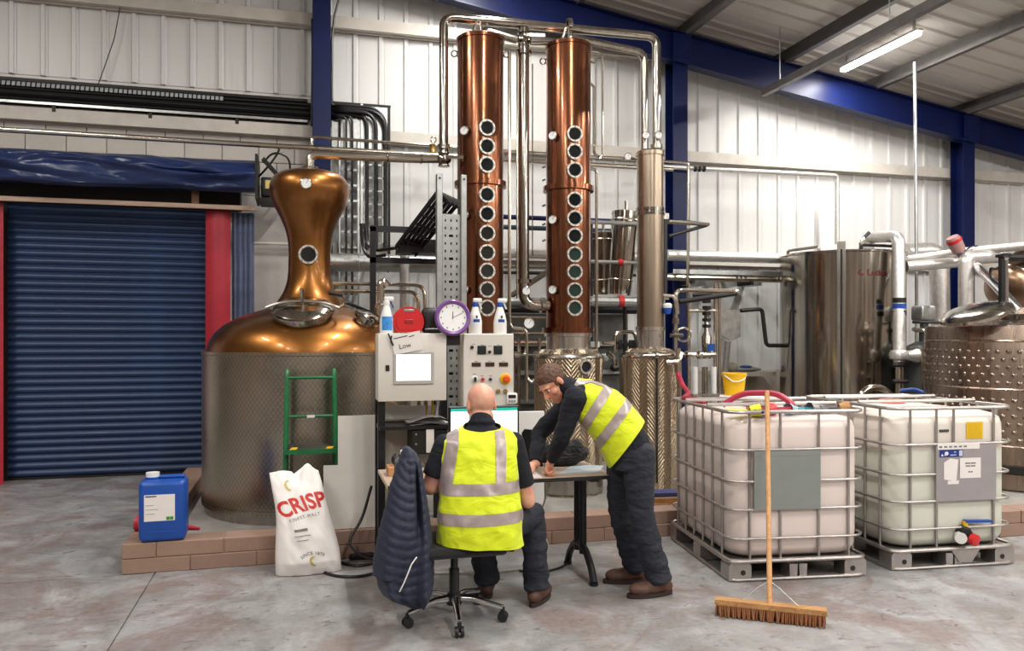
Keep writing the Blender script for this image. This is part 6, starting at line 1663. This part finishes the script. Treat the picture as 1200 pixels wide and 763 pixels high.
# ---------------------------------------------------------------- seated person
PX, PY = V((1, 0, 0)), V((0, 1, 0))
hc = V((1.052, 4.65, 1.252)); R = frame((-.12, 1, -.16), UP)
b = Body(); LA = head(b, hc, R, 1.06)
b.cap(hc+V((0, -.035, -.05)), (1.04, 4.585, 1.10), .062, .07)
tors = [(1.035, 4.50, .47, .19, .14), (1.035, 4.50, .58, .205, .15), (1.035, 4.515, .72, .205, .145), (1.03, 4.54, .86, .20, .135), (1.032, 4.555, .96, .20, .125), (1.036, 4.57, 1.05, .19, .105), (1.04, 4.58, 1.10, .13, .085), (1.04, 4.585, 1.135, .075, .07)]
ring = lambda g, T=tors: [((x, y, z), PX, PY, ra+g, rb+g) for x, y, z, ra, rb in T]
b.loft(ring(-.012))
shL, elL, wrL = V((.82, 4.575, 1.03)), V((.735, 4.60, .785)), V((.93, 4.80, .80))
shR, elR, wrR = V((1.235, 4.575, 1.03)), V((1.325, 4.585, .675)), V((1.26, 4.83, .79))
for s_, e_, w_ in ((shL, elL, wrL), (shR, elR, wrR)): b.chain([s_, s_.lerp(e_, .5), e_, e_.lerp(w_, .35), w_], [.058, .054, .048, .05, .031])
hand(b, wrL, (.25, 1, -.12), (0, 0, -1), 1, (.35, .45, .3)); hand(b, wrR, (-.15, 1, -.1), (0, 0, -1), -1, (.35, .45, .3))
hipL, knL, anL = V((.95, 4.52, .555)), V((1.10, 4.93, .54)), V((1.16, 4.97, .10))
hipR, knR, anR = V((1.13, 4.52, .555)), V((1.41, 4.76, .545)), V((1.43, 4.74, .10))
for h_, k_, a_ in ((hipL, knL, anL), (hipR, knR, anR)): b.chain([h_, h_.lerp(k_, .5), k_, k_.lerp(a_, .35), a_], [.085, .078, .058, .055, .038])
PA = put(remesh(b, .0058, 5), 'person', m_skin1, None, 'bald person in a yellow vest sitting at the desk, seen from behind', 'person')
face_parts(LA, R, PA, 1.06, False)
b = Body(); b.loft(ring(.004))
for s_, e_ in ((shL, elL), (shR, elR)):
    m_ = s_.lerp(e_, .74); b.ell(s_, .066, 16, 10); b.cyl(s_, m_, .066, .068, 18)
b.cap((1.04, 4.585, 1.10), (1.042, 4.59, 1.155), .078, .072)
b.tube(MB().ring((1.043, 4.592, 1.155), (0, .15, 1), .070, 20), .014, 8, closed=True)
put(remesh(b, .008, 4), 'polo_shirt', m_navy, PA)
vt = [(1.03, 4.49, .40, .242, .17), (1.025, 4.50, .485, .25, .178), (1.02, 4.50, .56, .25, .180), (1.015, 4.505, .66, .246, .174), (1.015, 4.52, .78, .238, .162), (1.015, 4.54, .90, .232, .152), (1.02, 4.553, .98, .234, .144), (1.026, 4.566, 1.06, .232, .124), (1.035, 4.578, 1.105, .18, .102), (1.04, 4.585, 1.135, .12, .09), (1.04, 4.585, 1.16, .08, .08)]
b = Body(); b.loft(ring(0, vt)); vest = remesh(b, .010, 5)
push(vest, lambda c: .012*mnoise.noise(V((c.x*9, c.y*9, c.z*5)))+.008*mnoise.noise(c*17)+.01*math.exp(-((c.z-.5)/.06)**2)*sin(34*c.x))
vest.update()
ve = put(cut(vest, [(V((1.0, 0, .465)), V((.07, 0, 1))), (V((1.04, 4.585, 1.142)), V((0, .3, -1)))]), 'hi_vis_vest', m_hivis, PA)
g_ = grow(vest, .0035)
for z, w_, nm in ((.765, .066, 'reflective_stripe'), (.600, .066, 'reflective_stripe')):
    put(cut(g_, [(V((0, 0, z)), V((0, 0, 1))), (V((0, 0, z+w_)), V((0, 0, -1)))]), nm, m_refl, ve)
g2 = grow(vest, .0042)
for x, k_ in ((.795, .20), (1.085, .08)):
    put(cut(g2, [(V((x, 0, .95)), V((1, 0, -k_))), (V((x+.062, 0, .95)), V((-1, 0, k_))), (V((0, 0, .83)), UP), (V((1.04, 4.585, 1.14)), V((0, .3, -1)))]), 'reflective_stripe', m_refl, ve)
b = Body(); b.loft([((1.035, 4.50, .46), PX, PY, .19, .15), ((1.035, 4.505, .56), PX, PY, .198, .158), ((1.035, 4.51, .66), PX, PY, .195, .15)])
for h_, k_, a_ in ((hipL, knL, anL), (hipR, knR, anR)):
    b.chain([h_, h_.lerp(k_, .5), k_], [.105, .097, .080], 18); b.cyl(k_, k_.lerp(a_, .5), .080, .082, 18); b.cyl(k_.lerp(a_, .5), a_+V((0, -.01, -.005)), .080, .080, 18)
tr = remesh(b, .009, 4)
push(tr, lambda c: wrinkle(c, .016 if c.z < .4 else .009))
put(tr, 'work_trousers', m_trous, PA)
boot(PA, anL, (.15, 1, 0), s=1.1); boot(PA, anR, (.5, .7, 0), s=1.15)
# ---------------------------------------------------------------- leaning person
f_ = V((-.92, .39, 0)).normalized(); lat = V((-f_.y, f_.x, 0)); lat = -lat if lat.y > 0 else lat   # his left, towards the camera
pel, mid_, nb_ = V((2.09, 4.80, .93)), V((1.96, 4.86, 1.19)), V((1.725, 4.965, 1.315))
def spine(t): return pel*(1-t)**2+mid_*2*t*(1-t)+nb_*t*t
def sp_t(t): return ((mid_-pel)*2*(1-t)+(nb_-mid_)*2*t).normalized()
tb = [(-.08, .168, .128), (.05, .172, .132), (.2, .170, .125), (.4, .178, .122), (.6, .188, .124), (.76, .190, .118), (.88, .165, .10), (.96, .11, .08), (1.02, .07, .066)]
def ringB(g, T=tb):
    out = []
    for t, ra, rb in T:
        tt = sp_t(max(0, min(1, t))); fr = lat.cross(tt).normalized(); c = spine(t) if 0 <= t <= 1 else (pel+sp_t(0)*t*.7 if t < 0 else nb_+sp_t(1)*(t-1)*.7)
        out.append((c, lat, fr, ra+g, rb+g))
    return out
hB = V((1.615, 4.985, 1.352)); RB = frame((-.66, -.30, -.66), (-.55, .1, 1))
b = Body(); LB = head(b, hB, RB)
b.cap(LB(-.03, 0, -.05), nb_, .057, .066); b.loft(ringB(-.012))
sL, eL, wL = nb_+lat*.185+V((.05, 0, -.045)), V((1.63, 4.84, 1.02)), V((1.60, 4.985, .838))
sR, eR, wR = nb_-lat*.185+V((.03, 0, -.06)), V((1.59, 5.22, 1.0)), V((1.53, 5.10, .805))
for s_, e_, w_ in ((sL, eL, wL), (sR, eR, wR)): b.chain([s_, s_.lerp(e_, .5), e_, e_.lerp(w_, .35), w_], [.056, .050, .043, .044, .028])
hand(b, wL, (-.42, -.25, -.80), (.55, -.55, -.35), -1, (1.0, 1.25, .7), .02)
hand(b, wR, (-.95, -.12, -.20), (0, .0, -1), 1, (.25, .4, .3))
hpL, kL, aL = V((2.10, 4.715, .90)), V((2.115, 4.70, .53)), V((2.235, 4.69, .10))
hpR, kR, aR = V((2.07, 4.89, .90)), V((2.07, 4.94, .53)), V((2.20, 4.98, .10))
for h_, k_, a_ in ((hpL, kL, aL), (hpR, kR, aR)): b.chain([h_, h_.lerp(k_, .5), k_, k_.lerp(a_, .35), a_], [.09, .08, .057, .056, .038])
PB = put(remesh(b, .0055, 5), 'person', m_skin2, None, 'brown haired person in a yellow vest leaning over the desk', 'person')
face_parts(LB, RB, PB)
# hair
b = Body(); b.ell(LB(-.015, 0, .038), (.106, .083, .098), 28, 16, RB); b.ell(LB(.03, 0, .085), (.055, .06, .035), 18, 10, RB)
hm = remesh(b, .006, 3)
push(hm, lambda c: .005*mnoise.noise(c*60)+.003*mnoise.noise(c*130))
N = RB @ V((-.62, 0, .78)); hp = put(cut(hm, [(LB(.066, 0, .052), RB @ V((-.55, 0, .83))), (LB(0, 0, -.055), RB @ V((-.35, 0, 1)))]), 'hair', m_hair, PB)
b = Body()
for y in (-.07, .07): b.ell(LB(.012, y, .012), (.016, .006, .03), 10, 8, RB)
hm = remesh(b, .004, 2); put(hm, 'sideburns', m_hair, PB)
# fleece
b = Body(); b.loft(ringB(.006))
for s_, e_, w_ in ((sL, eL, wL), (sR, eR, wR)):
    b.ell(s_, .076, 18, 10); b.chain([s_, s_.lerp(e_, .5), e_, e_.lerp(w_, .45)], [.073, .066, .056, .052], 18); b.cyl(e_.lerp(w_, .45), e_.lerp(w_, .93), .052, .043, 18)
col = nb_.lerp(hB, .22); b.cap(nb_-V((-.03, 0, .02)), col, .082, .078)
fl_ = remesh(b, .008, 4)
push(fl_, lambda c: wrinkle(c, .008))
put(fl_, 'navy_fleece', m_navy, PB)
# vest
tv = [(-.15, .205, .175), (.0, .208, .178), (.12, .206, .175), (.25, .202, .172), (.4, .204, .168), (.58, .208, .162), (.72, .204, .148), (.84, .175, .126), (.93, .12, .10), (1.0, .085, .086)]
b = Body(); b.loft(ringB(0, tv)); vest = remesh(b, .010, 5)
push(vest, lambda c: .014*mnoise.noise(c*6)+.009*mnoise.noise(c*14))
vest.update()
hn = (f_*.80+UP*.60).normalized(); hem = (aY(736, 519, 4.80), hn); top = (spine(.97), -sp_t(.97))
ve = put(cut(vest, [hem, top]), 'hi_vis_vest', m_hivis, PB)
g_ = grow(vest, .0038)
ax_ = (nb_-pel).normalized()
for t in (.125, .27):
    axb = (hn+(.15 if t > .2 else 0)*f_).normalized(); p = hem[0]+hn*t; put(cut(g_, [(p, axb), (p+axb*.060, -axb)]), 'reflective_stripe', m_refl, ve)
for sg in (-1, 1):
    q = nb_+lat*sg*.085; put(cut(grow(vest, .0045), [(q-lat*sg*.028, lat*sg), (q+lat*sg*.028, -lat*sg), (hem[0]+hn*.31, hn), top]), 'reflective_stripe', m_refl, ve)
# trousers
b = Body(); b.loft([(pel+V((.0, 0, -.12)), lat, f_, .172, .135), (pel, lat, f_, .178, .142), (pel+sp_t(0)*.1, lat, f_, .170, .130)])
for h_, k_, a_ in ((hpL, kL, aL), (hpR, kR, aR)):
    b.chain([h_, h_.lerp(k_, .5), k_], [.112, .098, .080], 18); b.cyl(k_, k_.lerp(a_, .5), .080, .084, 18); b.cyl(k_.lerp(a_, .5), a_+V((.005, 0, -.01)), .082, .086, 18)
tr = remesh(b, .009, 4)
push(tr, lambda c: wrinkle(c, .016 if c.z < .45 else .009))
put(tr, 'work_trousers', m_trous, PB)
boot(PB, aL, (-1, -.05, 0), s=1.14); boot(PB, aR, (-1, .15, 0), s=1.14)
# ---------------------------------------------------------------- swivel chair
cx, cy = .88, 4.60
t = thing('swivel_chair', 'black swivel chair with chrome five star base', 'chair', (cx, cy, 0))
MB().lathe([(0, .09), (.045, .09), (.05, .14), (.03, .16), (.03, .3), (.022, .3), (.022, .42), (0, .42)], (cx, cy, 0), 24).build('gas_lift', m_black, t)
for k in range(5):
    a = radians(-95+72*k); d = V((cos(a), sin(a), 0)); p = V((cx, cy, 0))
    lg = MB().tube([p+V((0, 0, .13)), p+d*.12+V((0, 0, .125)), p+d*.29+V((0, 0, .082))], [.026, .017], 12).build('base_leg', m_chrome, t)
    s_ = rotz(d, pi/2)
    for e in (-.016, .016): MB().lathe([(0, -.009), (.028, -.009), (.031, 0), (.028, .009), (0, .009)], p+d*.29+s_*e+V((0, 0, .031)), 18, s_).build('caster_wheel', m_black, lg)
    MB().cyl(p+d*.29+V((0, 0, .03)), p+d*.29+V((0, 0, .085)), .012, n=10).build('caster_stem', m_black, lg)
MB().rbox(cx-.06, cx+.1, cy-.08, cy+.08, .40, .435, .01, 1).build('tilt_mechanism', m_black, t)
MB().rbox(cx-.21, cx+.27, cy-.24, cy+.22, .415, .475, .03, 3).build('seat', cloth('black_seat_fabric', (22, 22, 25), .9, .2), t, angle=60)
MB().tube([(cx-.1, cy-.02, .42), (cx-.30, cy+.02, .43), (cx-.335, cy+.04, .6), (cx-.335, cy+.04, .8)], .02, 10, bend=.08).build('back_arm', m_blackm, t)
MB().rbox(cx-.33, cx-.27, cy-.13, cy+.22, .64, .94, .03, 3).build('backrest', cloth('black_seat_fabric2', (22, 22, 25), .9, .2), t, angle=60)
# ---------------------------------------------------------------- quilted jacket draped over the backrest
prof_j = [(523, 474, 479), (530, 470, 487), (545, 467, 493), (565, 462, 496), (590, 456, 500), (620, 448, 504), (650, 442, 507), (672, 441, 507), (686, 444, 506.5), (693, 449, 505), (701, 467, 502), (709, 483, 497)]
YJ = 4.50
def jr(v):
    for (v0, a0, b0), (v1, a1, b1) in zip(prof_j, prof_j[1:]):
        if v0 <= v <= v1: k = (v-v0)/(v1-v0); return a0+(a1-a0)*k, b0+(b1-b0)*k
    return prof_j[-1][1:]
nJ, mJ = 96, 110; b = MB()
def J(v, th, off=0.):
    ua, ub = jr(v); pa, pb = aY(ua, v, YJ), aY(ub, v, YJ); c = (pa+pb)/2; hw = (pb-pa).length/2; dp = min(.15, .03+hw*.85)
    vert = max(0, (v-550)/160)
    fold = 1+.24*vert*sin(4*th+.6+v*.006)+.12*vert*sin(9*th+2+v*.012)-.6*math.exp(-((th-5.15)/.13)**2)*min(1, max(0, (v-535)/25))*max(0, min(1, (640-v)/40))
    q_ = .010*(abs(sin(pi*(v+7*sin(th*2.2+.5))/10.5)))**.6 if v > 536 else 0
    return V((c.x+(hw+q_*.5+off)*cos(th), YJ+(dp*fold+q_+off)*sin(th)-.02*vert, c.z))
for j in range(mJ+1): b.v += [J(524+185*j/mJ, 2*pi*i/nJ) for i in range(nJ)]
for j in range(mJ): b.f += [((j+1)*nJ+i, (j+1)*nJ+(i+1) % nJ, j*nJ+(i+1) % nJ, j*nJ+i) for i in range(nJ)]
b.f += [tuple(range(nJ)), tuple(range((mJ+1)*nJ-1, mJ*nJ-1, -1))]
t = thing('quilted_jacket', 'navy quilted jacket draped over the chair back', 'jacket', (aY(475, 700, YJ).x, YJ, aY(475, 709, YJ).z))
b.build('jacket_body', m_quilt, t, angle=80)
# loose front flap, pocket zip
def flap(s, q):
    v = 532+(668-532)*q; th = 3.0+s*(1.45+.35*sin(pi*q)); e = .022*sin(pi*min(1, s*1.1))**.5+.006
    return J(v, th, e*min(1, q*4))
MB().grid(flap, 30, 70).build('sleeve_flap', m_quilt, t, angle=80)
def jp(u, v, dy):
    ua, ub = jr(v); c_ = max(-.98, min(.98, (u-(ua+ub)/2)/((ub-ua)/2))); return J(v, 2*pi-math.acos(c_), .012)
MB().tube([jp(465, 682, 0), jp(469, 672, 0), jp(473, 662, 0), jp(477, 652, 0), jp(483, 645, 0)], .004, 6).build('zip_pull', m_paper, t)
